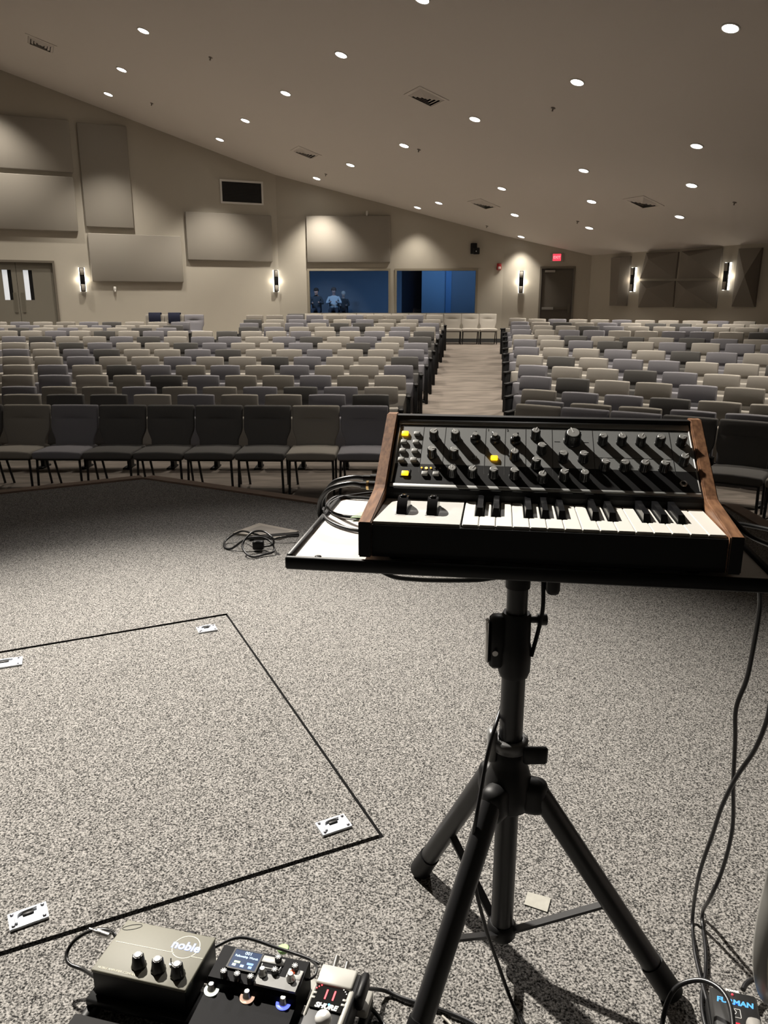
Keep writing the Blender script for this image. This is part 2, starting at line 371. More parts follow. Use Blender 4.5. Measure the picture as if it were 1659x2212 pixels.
# hatch in the stage floor
cen = Vector((sum(x for x, y in hc)/4, sum(y for x, y in hc)/4)); hi_ = []
for x, y in hc:
    d = Vector((x, y)) - cen; hi_.append(cen + d * (1 - .010 / d.length * 1.2))
hi_[2] = hi_[2] + (hi_[1] - hi_[2]).normalized() * .006; hi_[3] = hi_[3] + (hi_[0] - hi_[3]).normalized() * .006
ht = thing('floor_hatch', 'carpeted hatch lid with four metal plates set into the stage floor', 'hatch', (0, 0, 0))
MB().prism([(p.x, p.y) for p in hi_] if (hi_[1]-hi_[0]).cross(hi_[2]-hi_[1]) > 0 else [(p.x, p.y) for p in hi_][::-1], -.05, -.003).build('hatch_lid', M_stage, ht)
M_galv = mat('galvanised_plate', (.80, .83, .88), .4, .35, noise=.12, nscale=90)
def plate(pts, nm='hinge_plate'):
    q = [gp(x, y) for x, y in pts]; c = sum(q, Vector()) / 4; ax = ((q[1] - q[0]) + (q[2] - q[3])).normalized(); ay = Vector((-ax.y, ax.x, 0))
    wx = ((q[1]-q[0]).length + (q[2]-q[3]).length) / 2; wy = ((q[3]-q[0]).length + (q[2]-q[1]).length) / 2
    M = frame(c, ax, ay, Vector((0, 0, 1)))
    mb = MB(); mb.box((-wx/2, -wy/2, -.003), (wx/2, wy/2, .003))
    p = mb.build(nm, M_galv, ht); p.matrix_local = M
    rb = MB().tube([(-wx*.32, -wy*.3, .005), (-wx*.3, wy*.1, .006), (-wx*.15, wy*.27, .006), (wx*.25, wy*.3, .006)], .0035, 6).build('raised_rib', M_galv, p)
    MB().rbox((-wx*.14, wy*.02, .003), (wx*.16, wy*.2, .0065), .001, 1).build('slot', M_black, p)
    for sx in (-.4, .4):
        for sy in (-.36, .36):
            inst('screw', SCREW, p, T((wx*sx, wy*sy, .004)))
SCREW = MB().lathe([(.004, 0), (.004, .001), (.0015, .002)], 8).mesh('screw', mat('screw_dark', (.2, .2, .22), .4, .8))
plate([(424, 1356), (464, 1350), (469, 1361), (429, 1368)]); plate([(-40, 1433), (46, 1420), (51, 1435), (-36, 1449)])
plate([(681, 1780), (745, 1759), (758, 1786), (698, 1806)]); plate([(20, 1978), (101, 1949), (104, 1982), (18, 2013)])

# ------------------------------------------------------------------ seats
S = .51
def back_shape(recl):
    return lambda v: (v.x * (1 - .06 * max(0, .5 - v.z)), v.y + recl * (v.z - .45) + .10 * v.x * v.x, v.z + (-.10 * v.x * v.x if v.z > .7 else 0))
def subdiv_rbox(lo, hi, r, seg, nx, nz, shape):
    bm = bmesh.new(); bmesh.ops.create_cube(bm, size=1)
    for v in bm.verts: v.co = Vector([lo[i] + (v.co[i] + .5) * (hi[i] - lo[i]) for i in range(3)])
    bmesh.ops.bevel(bm, geom=bm.edges[:], offset=r, segments=seg, profile=.5, affect='EDGES')
    for k in range(1, nx):
        x = lo[0] + (hi[0] - lo[0]) * k / nx; bmesh.ops.bisect_plane(bm, geom=bm.verts[:] + bm.edges[:] + bm.faces[:], plane_co=(x, 0, 0), plane_no=(1, 0, 0))
    for z in nz:
        bmesh.ops.bisect_plane(bm, geom=bm.verts[:] + bm.edges[:] + bm.faces[:], plane_co=(0, 0, z), plane_no=(0, 0, 1))
    for v in bm.verts: v.co = Vector(shape(v.co.copy()))
    bm.verts.index_update(); mb = MB(); mb.add([v.co for v in bm.verts], [[v.index for v in f.verts] for f in bm.faces], None, True); bm.free(); return mb
def sm(x, a, b):
    t = max(0, min(1, (x - a) / (b - a))); return t * t * (3 - 2 * t)
# theatre seat (faces -y); back, tipped-up cushion, standard with foot
def th_back(v):
    y = v.y + .14 * (v.z - .4) + .12 * v.x * v.x
    if v.y < -.02: y += .018 * math.exp(-((v.z - .655) / .012) ** 2) * (1 if abs(v.x) < .15 else 0) - .012 * sm(v.z, .66, .70)
    z = v.z - (.14 * v.x * v.x if v.z > .7 else 0)
    return (v.x * (1 - .05 * sm(v.z, .5, .85)), y, z)
TH_BACK = subdiv_rbox((-.224, -.03, .30), (.224, .03, .845), .013, 2, 6, (.45, .60, .64, .655, .67, .70, .77), th_back)
def th_pan(v): return (v.x, v.y - .10 + .10 * (v.z - .4), v.z + .012 * (1 if v.z > .5 else 0) * (1 - (v.x / .23) ** 2) * 0)
TH_PAN = subdiv_rbox((-.222, -.14, .175), (.222, -.02, .60), .02, 2, 2, (.4,), lambda v: (v.x, v.y - .04 + .10 * (v.z - .4), v.z))
TH_POST = MB(); TH_POST.box((S/2 - .048, -.12, .012), (S/2 - .006, .0, .42)); TH_POST.rbox((S/2 - .085, -.19, -.01), (S/2 - .002, .06, .02), .008, 1)
TH_POST.box((-S/2 + .004, -.07, .33), (S/2 - .004, -.03, .37))
TH_END = {}
for sg in (-1, 1):
    e = MB(); x0, x1 = sorted((sg * (S/2 - .035), sg * (S/2 + .015))); e.rbox((x0, -.30, -.02), (x1, .07, .57), .008, 1)
    e.rbox((x0 - .008, -.33, .57), (x1 + .008, .06, .605), .01, 1); TH_END[sg] = e.mesh('end_panel', M_black)
POST = TH_POST.mesh('support_post', M_black)
THB = {k: TH_BACK.mesh('backrest', m) for k, m in FAB.items()}; THP = {k: TH_PAN.mesh('seat', m) for k, m in FAB.items()}
def theatre_seat(x, y, rz, col, label, group, end=0):
    t = thing('theatre_seat', label, 'theatre seat', (x, y, zfloor(x, y)), rz, group)
    inst('backrest', THB[col], t); inst('seat', THP[col], t); inst('support_post', POST, t)
    if end: inst('end_panel', TH_END[end], t)
    return t
# stacking church chair (faces -y)
def ch_back(v):
    wv = .5 - .09 * (1 - sm(v.z, .46, .60)); x = v.x * wv / .5
    y = v.y + .22 * (v.z - .46) + .10 * v.x * v.x
    if v.y < -.015: y += .024 * math.exp(-((v.z - .695) / .014) ** 2) * (1 if abs(v.x) < .16 else 0)
    return (x, y, v.z - (.05 * v.x * v.x if v.z > .78 else 0))
CH_BACK = subdiv_rbox((-.247, -.03, .36), (.247, .03, .835), .016, 2, 6, (.48, .52, .56, .60, .67, .685, .695, .705, .72, .78), ch_back)
CH_SEAT = subdiv_rbox((-.247, -.49, .355), (.247, .0, .428), .022, 3, 4, (), lambda v: (v.x, v.y, v.z + .012 * (1 - (v.x/.247)**2) * (v.z > .39)))
def leg_mb(p0, p1, r=.0125): return MB().cyl(p0, p1, r, n=8)
CL = []
for sx in (-1, 1):
    CL.append(leg_mb((sx*.225, -.455, 0), (sx*.215, -.44, .36)).mesh('leg', M_blackm))
    CL.append(leg_mb((sx*.205, .02, 0), (sx*.215, -.10, .36)).mesh('leg', M_blackm))
CH_FR = MB()
for sx in (-1, 1): CH_FR.cyl((sx*.215, -.45, .35), (sx*.215, -.02, .35), .0125, n=8)
CH_FR.cyl((-.215, -.45, .35), (.215, -.45, .35), .011, n=8).cyl((-.215, -.03, .35), (.215, -.03, .35), .011, n=8)
CHF = CH_FR.mesh('seat_frame', M_blackm)
CHB = {k: CH_BACK.mesh('backrest', m) for k, m in FAB.items()}; CHS = {k: CH_SEAT.mesh('seat', m) for k, m in FAB.items()}
def church_chair(x, y, rz, col, label, group):
    t = thing('stacking_chair', label, 'chair', (x, y, zfloor(x, y)), rz, group)
    inst('backrest', CHB[col], t); inst('seat', CHS[col], t); inst('seat_frame', CHF, t)
    for m in CL: inst('leg', m, t)
    return t
# left block rows: (right end x, y, colours listed from left to right, seat pitch)
LROWS = [(.10, 8.96, 'tddbgttgd'), (.22, 9.73, 'gttgttgdgb'), (.34, 10.56, 'bgbtdgttgtb'), (.47, 11.41, 'bgbdgtgbgbbg'),
         (.58, 12.23, 'bbgbbgbbdgbbd'), (.71, 13.04, 'gbgdbbgdbbgbbg'), (.82, 13.86, 'bbdgbbdgbbgbdbg'), (.93, 14.71, 'gdbbgdbggbgdbgbd'), (1.08, 16.28, 'bbgbdbgbbdbbgbbggd')]
n = 9
for j, colr in enumerate('dtgddddtg'):
    k = 8 - j
    church_chair(.05 - (k + .5) * S, 8.02 + .012 * j * -1 + .05, R(-1.5), colr, '%s padded stacking chair, %s from the centre aisle in the left front row' % (FABN[colr], orow(k)), 'stacking chairs of the left front row')
for ri, (xe, y, cols) in enumerate(LROWS):
    N = len(cols)
    for j, colr in enumerate(cols):
        k = N - 1 - j; x = xe - (k + .5) * S
        theatre_seat(x, y + .015 * max(0, -x - 2.5) , 0, colr, '%s tip-up theatre seat, %s from the aisle, %s left-block row from stage' % (FABN[colr], orow(k), orow(ri)), 'tip-up seats of the left block', 1 if k == 0 else 0)
BROWS = [(1.18, 17.13, -3.22, 'dgbbgbgb'), (1.30, 17.98, -3.33, 'gbgbddbbg'), (1.41, 18.83, -3.40, 'dbggbgtbb'), (1.54, 20.0, -3.52, 'ttggtgttgb')]
for ri, (xe, y, xs_, cols) in enumerate(BROWS):
    N = len(cols); p = (xe - xs_) / N
    for j, colr in enumerate(cols):
        k = N - 1 - j
        theatre_seat(xs_ + (j + .5) * p, y, 0, colr, '%s tip-up theatre seat, %s from the aisle, %s rear centre row' % (FABN[colr], orow(k), orow(ri)), 'tip-up seats of the rear centre block', 1 if k == 0 else (-1 if j == 0 else 0))
LB = [(-4.42, 16.95, 'gdbgbbdg'), (-4.40, 17.45, 'bgbbgbbd'), (-4.44, 18.25, 'bgbtgdbbg')]
for ri, (xe, y, cols) in enumerate(LB):
    N = len(cols)
    for j, colr in enumerate(cols):
        k = N - 1 - j
        theatre_seat(xe - (k + .5) * .53, y + (.0 if ri else .0), R(2), colr, '%s tip-up theatre seat, %s from the gap, %s rear left row' % (FABN[colr], orow(k), orow(ri)), 'tip-up seats of the rear left block', 1 if k == 0 else 0)
for j, colr in enumerate('ttg'):
    church_chair(yp(335 + 42 * j, 690, 20.6).x, 20.6, R(6), colr, ['taupe stacking chair with a navy cover, leftmost of three by the left wall', 'taupe stacking chair with a navy cover, middle of three by the wall', 'bare blue-grey stacking chair at the end of the last left row'][j], 'stacking chairs by the left wall')
    if j < 2:
        x = yp(335 + 42 * j, 690, 20.6).x
        mb = MB(); mb.rbox((-.15, -.055, .60), (.15, -.035, .86), .008, 1).rbox((-.15, -.05, .845), (.15, .18, .875), .008, 1).rbox((-.15, .15, .55), (.15, .175, .86), .008, 1)
        o = mb.build('navy_jacket', mat('navy_cloth', (.008, .012, .035), .9)); o.location = (x, 20.6, zfloor(x, 20.6) + .01); o.rotation_euler = (0, 0, R(6))
        tag(o, ['navy cover draped over the left of two covered chair backs', 'navy cover draped over the right of two covered chair backs'][j], 'cover', 'navy covers on chair backs')
for j, colr in enumerate('dbbbbbbbbbbb'):
    p0 = Vector((-2.80, 23.10)); d = Vector((math.cos(R(-3)), math.sin(R(-3))))
    q = p0 + d * (j * .502 + .25); 
    church_chair(q.x, q.y - .2, R(-3), colr, '%s stacking chair against the back wall, %s from the left under the windows' % (FABN[colr], orow(j)), 'stacking chairs along the back wall')
RROWS = [(1.42, 8.25, -34, 'tggddttg', 1), (1.52, 8.50, -31.5, 'gttggtg', 0), (1.65, 9.44, -34, 'tggdttgb', 0), (1.79, 10.40, -34, 'gdbtgtbg', 0), (1.93, 11.35, -34.5, 'gbbdgbbdg', 0),
         (2.06, 12.34, -34, 'bdbggbbdb', 0), (2.18, 13.33, -32, 'gbbgbdgbbg', 0), (2.33, 14.34, -31, 'gbgdbgbggb', 0), (2.45, 15.20, -32, 'bbdbdbdgbgb', 0),
         (2.68, 16.77, -30.5, 'gbggbbggbdbg', 0), (2.81, 17.67, -30.5, 'gbbdgbbgbtgb', 0), (2.93, 18.50, -32, 'gbdbgbddtbbg', 0), (3.03, 19.40, -34, 'bbgbbgbbbgb', 0)]
for ri, (x0, y0, th, cols, church) in enumerate(RROWS):
    d = Vector((math.cos(R(th)), math.sin(R(th)))); nn = Vector((-d.y, d.x))
    off = -.05
    for j, colr in enumerate(cols):
        q = Vector((x0, y0)) + d * (j + .5) * S - nn * (.10 if church else .05)
        if church:
            if (q - Vector((1.3, 8))).length > 4.3: continue
            church_chair(q.x, q.y, R(th), colr, '%s padded stacking chair, %s from the aisle in the right front row' % (FABN[colr], orow(j)), 'stacking chairs of the right front row')
        else:
            if not 0 < (q.x / q.y) < .54: continue
            theatre_seat(q.x, q.y, R(th), colr, '%s tip-up theatre seat, %s from the aisle, %s right-block row from stage' % (FABN[colr], orow(j), orow(ri - 1)), 'tip-up seats of the right block', -1 if j == 0 else 0)
# papers left on seats
M_paper = mat('paper', (.75, .68, .64), .8)
for x, y, YY, lb in ((12, 693, 17.3, 'white papers lying on a seat in the rear left rows'), (555, 685, 19.7, 'stack of white papers on the leftmost seat of the last centre row'), (592, 685, 19.7, 'crumpled white papers on the second seat of the last centre row')):
    p = yp(x, y, YY); mb = MB()
    for k in range(3): mb.rbox((-.13 + .02*k, -.10, .012*k), (.12 + .01*k, .10, .012*k + .010), .003, 1, Matrix.Rotation(.15*k, 4, 'Z'))
    o = mb.build('paper_stack', M_paper); o.location = (p.x, p.y - .08, zfloor(p.x, p.y) + .615); tag(o, lb, 'papers')

# ------------------------------------------------------------------ wall furniture
def panel(W, pts, label, group, th=.09, right=None, left=None):
    a0, a1, z0, z1 = rect(W, pts, th)
    if left is not None: a0 = left
    o = MB().rbox((a0, -th, z0), (a1, 0, z1), .02, 2).build('acoustic_panel', M_panel); o.matrix_world = W.M
    return tag(o, label, 'acoustic panel', group)
g = 'fabric acoustic panels on the side and back walls'
aL = WA.hit(-90, 400)[0]
panel(WA, [(-90, 246), (150, 252), (156, 370), (-90, 360)], 'grey acoustic panel, upper of the pair above the double doors', g, left=aL)
panel(WA, [(-90, 370), (160, 380), (168, 500), (-90, 492)], 'grey acoustic panel, lower of the pair above the double doors', g, left=aL)
panel(WA, [(164, 265), (274, 271), (289, 494), (187, 489)], 'tall upright grey acoustic panel on the left wall', g)
panel(WA, [(188, 503), (391, 510), (397, 612), (200, 606)], 'wide grey acoustic panel mounted lowest on the left wall, beside a sconce', g)
panel(WA, [(401, 459), (588, 463), (588, 567), (405, 560)], 'wide grey acoustic panel below the dark grille', g)
panel(WB, [(661, 467), (843, 465), (843, 568), (663, 566)], 'wide grey acoustic panel directly above the left window', g)
a0, a1, z0, z1 = rect(WA, [(474, 388), (568, 392), (568, 443), (477, 440)])
gr = thing('return_air_grille', 'dark rectangular air grille with white frame high on the left wall', 'air grille', M=WA.M)
t = .05; mb = MB(); mb.box((a0, -.03, z0), (a0+t, 0, z1)).box((a1-t, -.03, z0), (a1, 0, z1)).box((a0+t, -.03, z0), (a1-t, 0, z0+t)).box((a0+t, -.03, z1-t), (a1-t, 0, z1)); mb.build('grille_frame', M_white, gr)
MB().box((a0+t, -.006, z0+t), (a1-t, -.002, z1-t)).build('grille_backing', M_black, gr)
SL = MB().box((0, -.02, 0), (a1-a0-2*t, -.006, .012)).mesh('slat', mat('grille_slat', (.035, .033, .03), .6))
for k in range(14): inst('slat', SL, gr, T((a0+t, 0, z0+t+.02+k*(z1-z0-2*t)/14)))
# sconces
SCB = MB().rbox((-.062, -.11, -.30), (.062, 0, .30), .006, 1).mesh('sconce_body', M_black)
SCS = MB().rbox((-.006, -.075, -.31), (.006, -.01, .31), .005, 1).mesh('light_strip', M_sglow)
SCW = MB().rbox((-.045, -.118, -.0825), (.045, -.108, .0825), .003, 1).mesh('sconce_lens', mat('sconce_lens', (.45, .42, .37), .3))
for W, x, y, lb in ((WA, 178, 604, 'black wall sconce with lit edges beside the double doors'), (WA, 596, 607, 'black wall sconce with lit edges at the wall bend left of the windows'),
                    (WC, 1126, 609, 'black wall sconce with lit edges left of the exit door'), (WD, 1368, 604, 'lit black sconce left of the four sculpted wall tiles'), (WD, 1570, 597, 'lit black sconce right of the four sculpted wall tiles')):
    a, z = W.hit(x, y, .05); t_ = thing('wall_sconce', lb, 'wall sconce', M=W.M @ T((a, 0, z)), group='lit wall sconces')
    inst('sconce_body', SCB, t_); inst('sconce_lens', SCW, t_, T((0, 0, .2025))); inst('sconce_lens', SCW, t_, T((0, 0, -.2025)))
    for sx in (-1, 1): inst('light_strip', SCS, t_, T((sx*.069, 0, 0)))
    for sx in (-1, 1):
        d = bpy.data.lights.new('sconce_light', 'POINT'); d.energy = 1.0; d.color = (1, .88, .7); d.shadow_soft_size = .06
        o = bpy.data.objects.new('sconce_light', d); C.objects.link(o); o.parent = t_; o.location = (sx*.12, -.07, 0)
# exit sign
a, z = WC.hit(1203, 556, .05); ex = thing('exit_sign', 'small red illuminated exit sign above the dark door', 'exit sign', M=WC.M @ T((a, 0, z)))
MB().rbox((-.19, -.05, -.11), (.19, 0, .11), .01, 1).build('sign_housing', mat('sign_grey', (.36, .33, .28), .5), ex)
MB().rbox((-.115, -.056, -.095), (.115, -.048, .095), .004, 1).build('sign_face', M_exit, ex)
text('sign_lettering', 'EXIT', .10, frame((0, -.058, 0), (1, 0, 0), (0, 0, 1), (0, -1, 0)), mat('exit_letters', (.5, .3, .3), .5, emit=(1, .45, .5), es=.9), ex, bold=.002)
# alarm, speaker, small sensors
a, z = WB.hit(1078, 576, .03); al = thing('fire_alarm', 'small red fire alarm strobe right of the windows', 'fire alarm', M=WB.M @ T((a, 0, z)))
MB().rbox((-.065, -.06, -.09), (.065, 0, .09), .01, 1).build('alarm_body', M_red, al); MB().rbox((-.035, -.08, -.075), (.045, -.06, .0), .008, 1).build('strobe_lens', mat('strobe', (.75, .6, .58), .2), al)
a, z = WB.hit(1025, 538, .08); sp = thing('wall_speaker', 'small black two-part unit mounted high above the right window', 'wall speaker', M=WB.M @ T((a, 0, z)))
MB().rbox((-.11, -.14, -.13), (.07, 0, .16), .012, 1).build('mount_body', M_black, sp); MB().rbox((-.04, -.24, -.15), (.14, -.12, .03), .02, 2).build('unit_head', M_black, sp)
MB().lathe([(.018, 0), (.018, .006), (.012, .008)], 10, frame((.04, -.24, -.07), (1, 0, 0), (0, 0, 1), (0, -1, 0))).build('lens', mat('lens_shine', (.6, .6, .6), .2), sp)
for W, x, y, lb in ((WB, 793, 460, 'tiny white sensor above the panel over the left window'), (WA, 248, 624, 'tiny white fitting under the lowest left wall panel')):
    a, z = W.hit(x, y); o = MB().rbox((-.035, -.06, -.06), (.035, 0, .06), .01, 1).rbox((-.02, -.08, -.09), (.02, -.02, -.04), .008, 1).build('wall_sensor', M_white); o.matrix_world = W.M @ T((a, 0, z)); tag(o, lb, 'sensor')
# sculpted diffuser tiles on the right wall
def diffuser(pts, apex, h, label):
    P = [WD.hit(x, y, .02) for x, y in pts]; A = [WD.hit(x, y, .02 + h) for x, y in apex]
    n = len(P); vs = [(a, 0, z) for a, z in P] + [(a, -.05, z) for a, z in P]; fs = [(i, (i+1) % n, n+(i+1) % n, n+i) for i in range(n)]
    if len(A) == 1:
        vs.append((A[0][0], -.05 - h, A[0][1])); fs += [(n+i, n+(i+1) % n, 2*n) for i in range(n)]
    else:
        vs += [(A[0][0], -.05-h, A[0][1]), (A[1][0], -.05-h, A[1][1])]; fs += [(n, n+1, 2*n+1, 2*n), (n+1, n+2, 2*n+1), (n+2, n+3, 2*n, 2*n+1), (n+3, n, 2*n)]
    o = MB().add(vs, fs).build('diffuser_tile', M_diff); o.matrix_world = WD.M; return tag(o, label, 'sculpted tile', 'sculpted tiles on the right wall')
diffuser([(1322, 557), (1364, 553), (1354, 661), (1318, 660)], [(1342, 556), (1334, 660)], .16, 'narrow grey sculpted wall tile left of the left sconce on the right wall')
diffuser([(1398, 546), (1467, 544), (1460, 602), (1384, 602)], [(1402, 560)], .28, 'grey pyramid tile, upper left of the four on the right wall')
diffuser([(1474, 543), (1561, 536), (1554, 600), (1466, 602)], [(1490, 553)], .28, 'grey pyramid tile, upper right of the four on the right wall')
diffuser([(1384, 607), (1459, 607), (1455, 663), (1380, 664)], [(1398, 624)], .28, 'grey pyramid tile, lower left of the four on the right wall')
diffuser([(1463, 607), (1553, 606), (1547, 665), (1460, 665)], [(1484, 626)], .28, 'grey pyramid tile, lower right of the four on the right wall')
diffuser([(1597, 537), (1648, 535), (1631, 663), (1582, 662)], [(1610, 596)], .30, 'tall grey sculpted tile at the right edge of the photo')
# ------------------------------------------------------------------ ceiling fittings
nrm = Vector((-CA, -CB, 1)).normalized(); dwn = -nrm; ex_ = Vector((-.4226, .9063, 0)); ey_ = dwn.cross(ex_).normalized()
def hitceil(x, y):
    u = yp(x, y, 1.0) - Vector((0, 0, CAMH)); t = (CC - CAMH) / (u.z - CA*u.x - CB*u.y); return u * t + Vector((0, 0, CAMH))
RIM = MB().lathe([(.096, -.02), (.098, .012), (.116, .012), (.12, .004), (.12, -.02)], 20, cap=False).mesh('trim_ring', M_white)
LENS = MB().lathe([(.02, .002), (.097, .002), (.097, .010), (.0, .010)], 20).mesh('lamp_lens', M_glow)
LENSD = MB().lathe([(.02, .002), (.097, .002), (.097, .010), (.0, .010)], 20).mesh('lamp_lens', M_glowdim)
rows = [([(310, 66), (263, 150), (234, 203)], 0, 'leftmost row'), ([(912, -2), (737, 118), (617, 201), (530, 260), (475, 301)], 0, 'second row from left'),
        ([(1578, 60), (1247, 177), (1026, 257), (873, 314), (757, 356), (684, 385)], 0, 'long middle row'), ([(1505, 315), (1261, 368), (1084, 407), (948, 438), (902, 448)], 1, 'row of dim faceted lamps'),
        ([(1494, 400), (1278, 435), (1112, 464)], 0, 'bright row near the right wall'), ([(1468, 468), (1273, 492), (1126, 511)], 1, 'lowest row by the right wall')]
for pts, dim, nm in rows:
    for k, (x, y) in enumerate(pts):
        p = hitceil(x, y)
        t_ = thing('ceiling_downlight', 'round recessed ceiling downlight, %s from the stage in the %s' % (orow(k), nm), 'ceiling light', M=frame(p, ex_, ey_, dwn), group='recessed ceiling downlights')
        inst('trim_ring', RIM, t_); inst('lamp_lens', LENSD if dim else LENS, t_)
        d = bpy.data.lights.new('downlight', 'SPOT'); d.energy = DIM_W if dim else DOWN_W; d.spot_size = R(92); d.spot_blend = .8; d.color = DOWN_COL; d.shadow_soft_size = .08
        o = bpy.data.objects.new('downlight', d); C.objects.link(o); o.location = p + Vector((0, 0, -.06))
for x, y in ((-3.2, 13.5), (-1.95, 11.0), (1.77, 9.5), (-6.9, 14.8), (-5.65, 12.3), (-8.1, 17.3), (-9.35, 19.6), (-10.6, 16.0), (-11.8, 18.4), (-9.3, 13.5), (5.5, 8.1)):   # same lamp grid, above the frame
    d = bpy.data.lights.new('downlight', 'SPOT'); d.energy = DOWN_W; d.spot_size = R(92); d.spot_blend = .8; d.color = DOWN_COL; d.shadow_soft_size = .08
    o = bpy.data.objects.new('downlight', d); C.objects.link(o); o.location = (x, y, zceil(x, y) - .06)
for k, (x, y, big, lb) in enumerate(((88, 95, 1, 'square ceiling air vent at the upper left'), (921, 210, 1, 'large square ceiling air vent nearest the stage'), (661, 330, 1, 'square ceiling air vent near the left wall corner'),
                              (1045, 441, 1, 'square ceiling air vent above the exit door side'), (1390, 437, 1, 'square ceiling air vent near the right wall'))):
    p = hitceil(x, y); t_ = thing('ceiling_vent', lb, 'air vent', M=frame(p, ex_, ey_, dwn), group='square ceiling air vents')
    mb = MB(); s_ = .31; q = .25
    mb.box((-s_, -s_, -.01), (-q, s_, .012)).box((q, -s_, -.01), (s_, s_, .012)).box((-q, -s_, -.01), (q, -q, .012)).box((-q, q, -.01), (q, s_, .012)); mb.build('vent_frame', M_ceil, t_)
    MB().box((-q, -q, .001), (q, q, .003)).build('vent_backing', M_black, t_)
    for i in range(4):
        r0 = .245 - i * .06
        for sd in range(4):
            Mr = Matrix.Rotation(sd * math.pi / 2, 4, 'Z')
            MB().add([(-r0, -r0, .004), (r0, -r0, .004), (r0-.035, -r0+.045, .030), (-r0+.035, -r0+.045, .030), (-r0, -r0, .008), (r0, -r0, .008), (r0-.035, -r0+.045, .034), (-r0+.035, -r0+.045, .034)],
                     [(0,3,2,1),(4,5,6,7),(0,1,5,4),(1,2,6,5),(2,3,7,6),(3,0,4,7)], Mr).build('vent_blade', M_ceil, t_)
SPK = MB().lathe([(.04, 0), (.04, .008), (.015, .012), (.012, .05), (.02, .055)], 10).mesh('sprinkler', mat('sprinkler_grey', (.25, .22, .19), .5))
for k, (x, y, lb) in enumerate(((1195, 233, 'beside the long middle lamp row'), (905, 323, 'right of the fourth middle lamp'), (704, 376, 'near the last middle lamp'), (1248, 478, 'between the two right vents'), (1052, 488, 'close to the back wall'),
              (1587, 437, 'at the far right of the ceiling'), (455, 124, 'at the upper left of the ceiling'), (328, 223, 'near the left wall edge of the ceiling'))):
    p = hitceil(x, y); o = inst('sprinkler_head', SPK); o.matrix_world = frame(p, ex_, ey_, dwn); tag(o, 'tiny sprinkler head ' + lb, 'sprinkler', 'ceiling sprinkler heads')

# ------------------------------------------------------------------ people behind the left window
def person(px, py, Y, label, shirt, hair, skin, arms, lean=0.0):
    head = yp(px, py, Y); base = Vector((head.x, Y, ZH)); hz = head.z - ZH
    k = hz / 1.22                                    # seated: head centre 1.22 m above the floor
    t_ = thing('person', label, 'person', base)
    J = [((0, 0, .50), .14), ((0, .02, .72), .135), ((0, .01 - lean, .95), .15), ((0, -lean, 1.06), .07), ((0, -.01 - lean, 1.12), .055), ((0, -.02 - lean, 1.20), .088), ((0, -.02 - lean, 1.28), .092), ((0, -.02 - lean, 1.35), .06),
         ((0, -.125 - lean, 1.21), .016)]
    E_ = [(0, 1), (1, 2), (2, 3), (3, 4), (4, 5), (5, 6), (6, 7), (5, 8)]
    def chain(parent, pts):
        prev = parent
        for p, r in pts: J.append((p, r)); E_.append((prev, len(J) - 1)); prev = len(J) - 1
    for sx in (-1, 1):
        a = arms[0 if sx < 0 else 1]
        chain(2, [((sx*.19, -lean, 1.0), .065), ((sx*(.25 + .05*a), -.05 - lean, .76), .05), ((sx*.16*(1 - a*.3), -.28, .72 + .1*a), .038), ((sx*.12, -.36, .73 + .1*a), .035)])
        chain(0, [((sx*.11, -.06, .50), .10), ((sx*.14, -.45, .50), .075), ((sx*.14, -.47, .25), .055), ((sx*.14, -.46, .07), .045), ((sx*.14, -.60, .04), .035)])
    me = bpy.data.meshes.new('body'); me.from_pydata([tuple(Vector(p) * k) for p, r in J], E_, [])
    o = bpy.data.objects.new('body', me); C.objects.link(o)
    md = o.modifiers.new('skin', 'SKIN'); md.use_smooth_shade = True
    for i, (p, r) in enumerate(J): me.skin_vertices[0].data[i].radius = (r * k, r * k)
    me.skin_vertices[0].data[0].use_root = True
    o.modifiers.new('sub', 'SUBSURF').levels = 1
    dg = bpy.context.evaluated_depsgraph_get(); m2 = bpy.data.meshes.new_from_object(o.evaluated_get(dg)); bpy.data.objects.remove(o)
    m2.materials.clear()
    for m in (mat('skin', skin, .6), mat('shirt_cloth', shirt, .9), mat('trouser_cloth', (.03, .035, .05), .9)): m2.materials.append(m)
    for f in m2.polygons:
        c = f.center / k; f.use_smooth = True
        f.material_index = 2 if c.z < .60 and not (abs(c.y) > .2 and c.z > .66) else (0 if c.z > 1.07 or (c.y < -.29 and c.z > .6) else 1)
    inst('body', m2, t_)
    hm = MB(); hm.lathe([(.098, -.02), (.106, .03), (.095, .08), (.06, .115), (.01, .128)], 14, T((0, -.005 - lean, 1.27)))
    hb = hm.build('hair', mat('hair_colour', hair, .8), t_); hb.scale = (k, k, k)
    st = MB(); st.rbox((-.22, -.16, .34), (.22, .22, .40), .02, 1).rbox((-.2, .17, .4), (.2, .23, .80), .02, 1)
    for sx in (-.18, .18):
        for y in (-.12, .18): st.cyl((sx, y, 0), (sx, y, .36), .015, n=6)
    cobj = st.build('seat_block', M_black, t_, 'dark chair under the seated person'); cobj.scale = (k, k, k)
person(683, 631, 37.0, 'seated person in a dark jacket at the left edge of the left window', (.05, .055, .065), (.03, .02, .015), (.60, .33, .24), (.6, .9))
person(721, 630, 37.5, 'seated person in a light grey shirt, in the middle behind the left window', (.55, .62, .68), (.09, .07, .065), (.42, .29, .27), (1, 1))
person(742, 637, 38.6, 'seated person in dark clothes and pale cap, rightmost behind the left window', (.06, .07, .085), (.55, .55, .55), (.5, .4, .36), (.3, .3), .08)
d = bpy.data.lights.new('hall_task_lamp', 'SPOT'); d.energy = 170; d.spot_size = R(40); d.spot_blend = .6; d.color = (1, .93, .88)
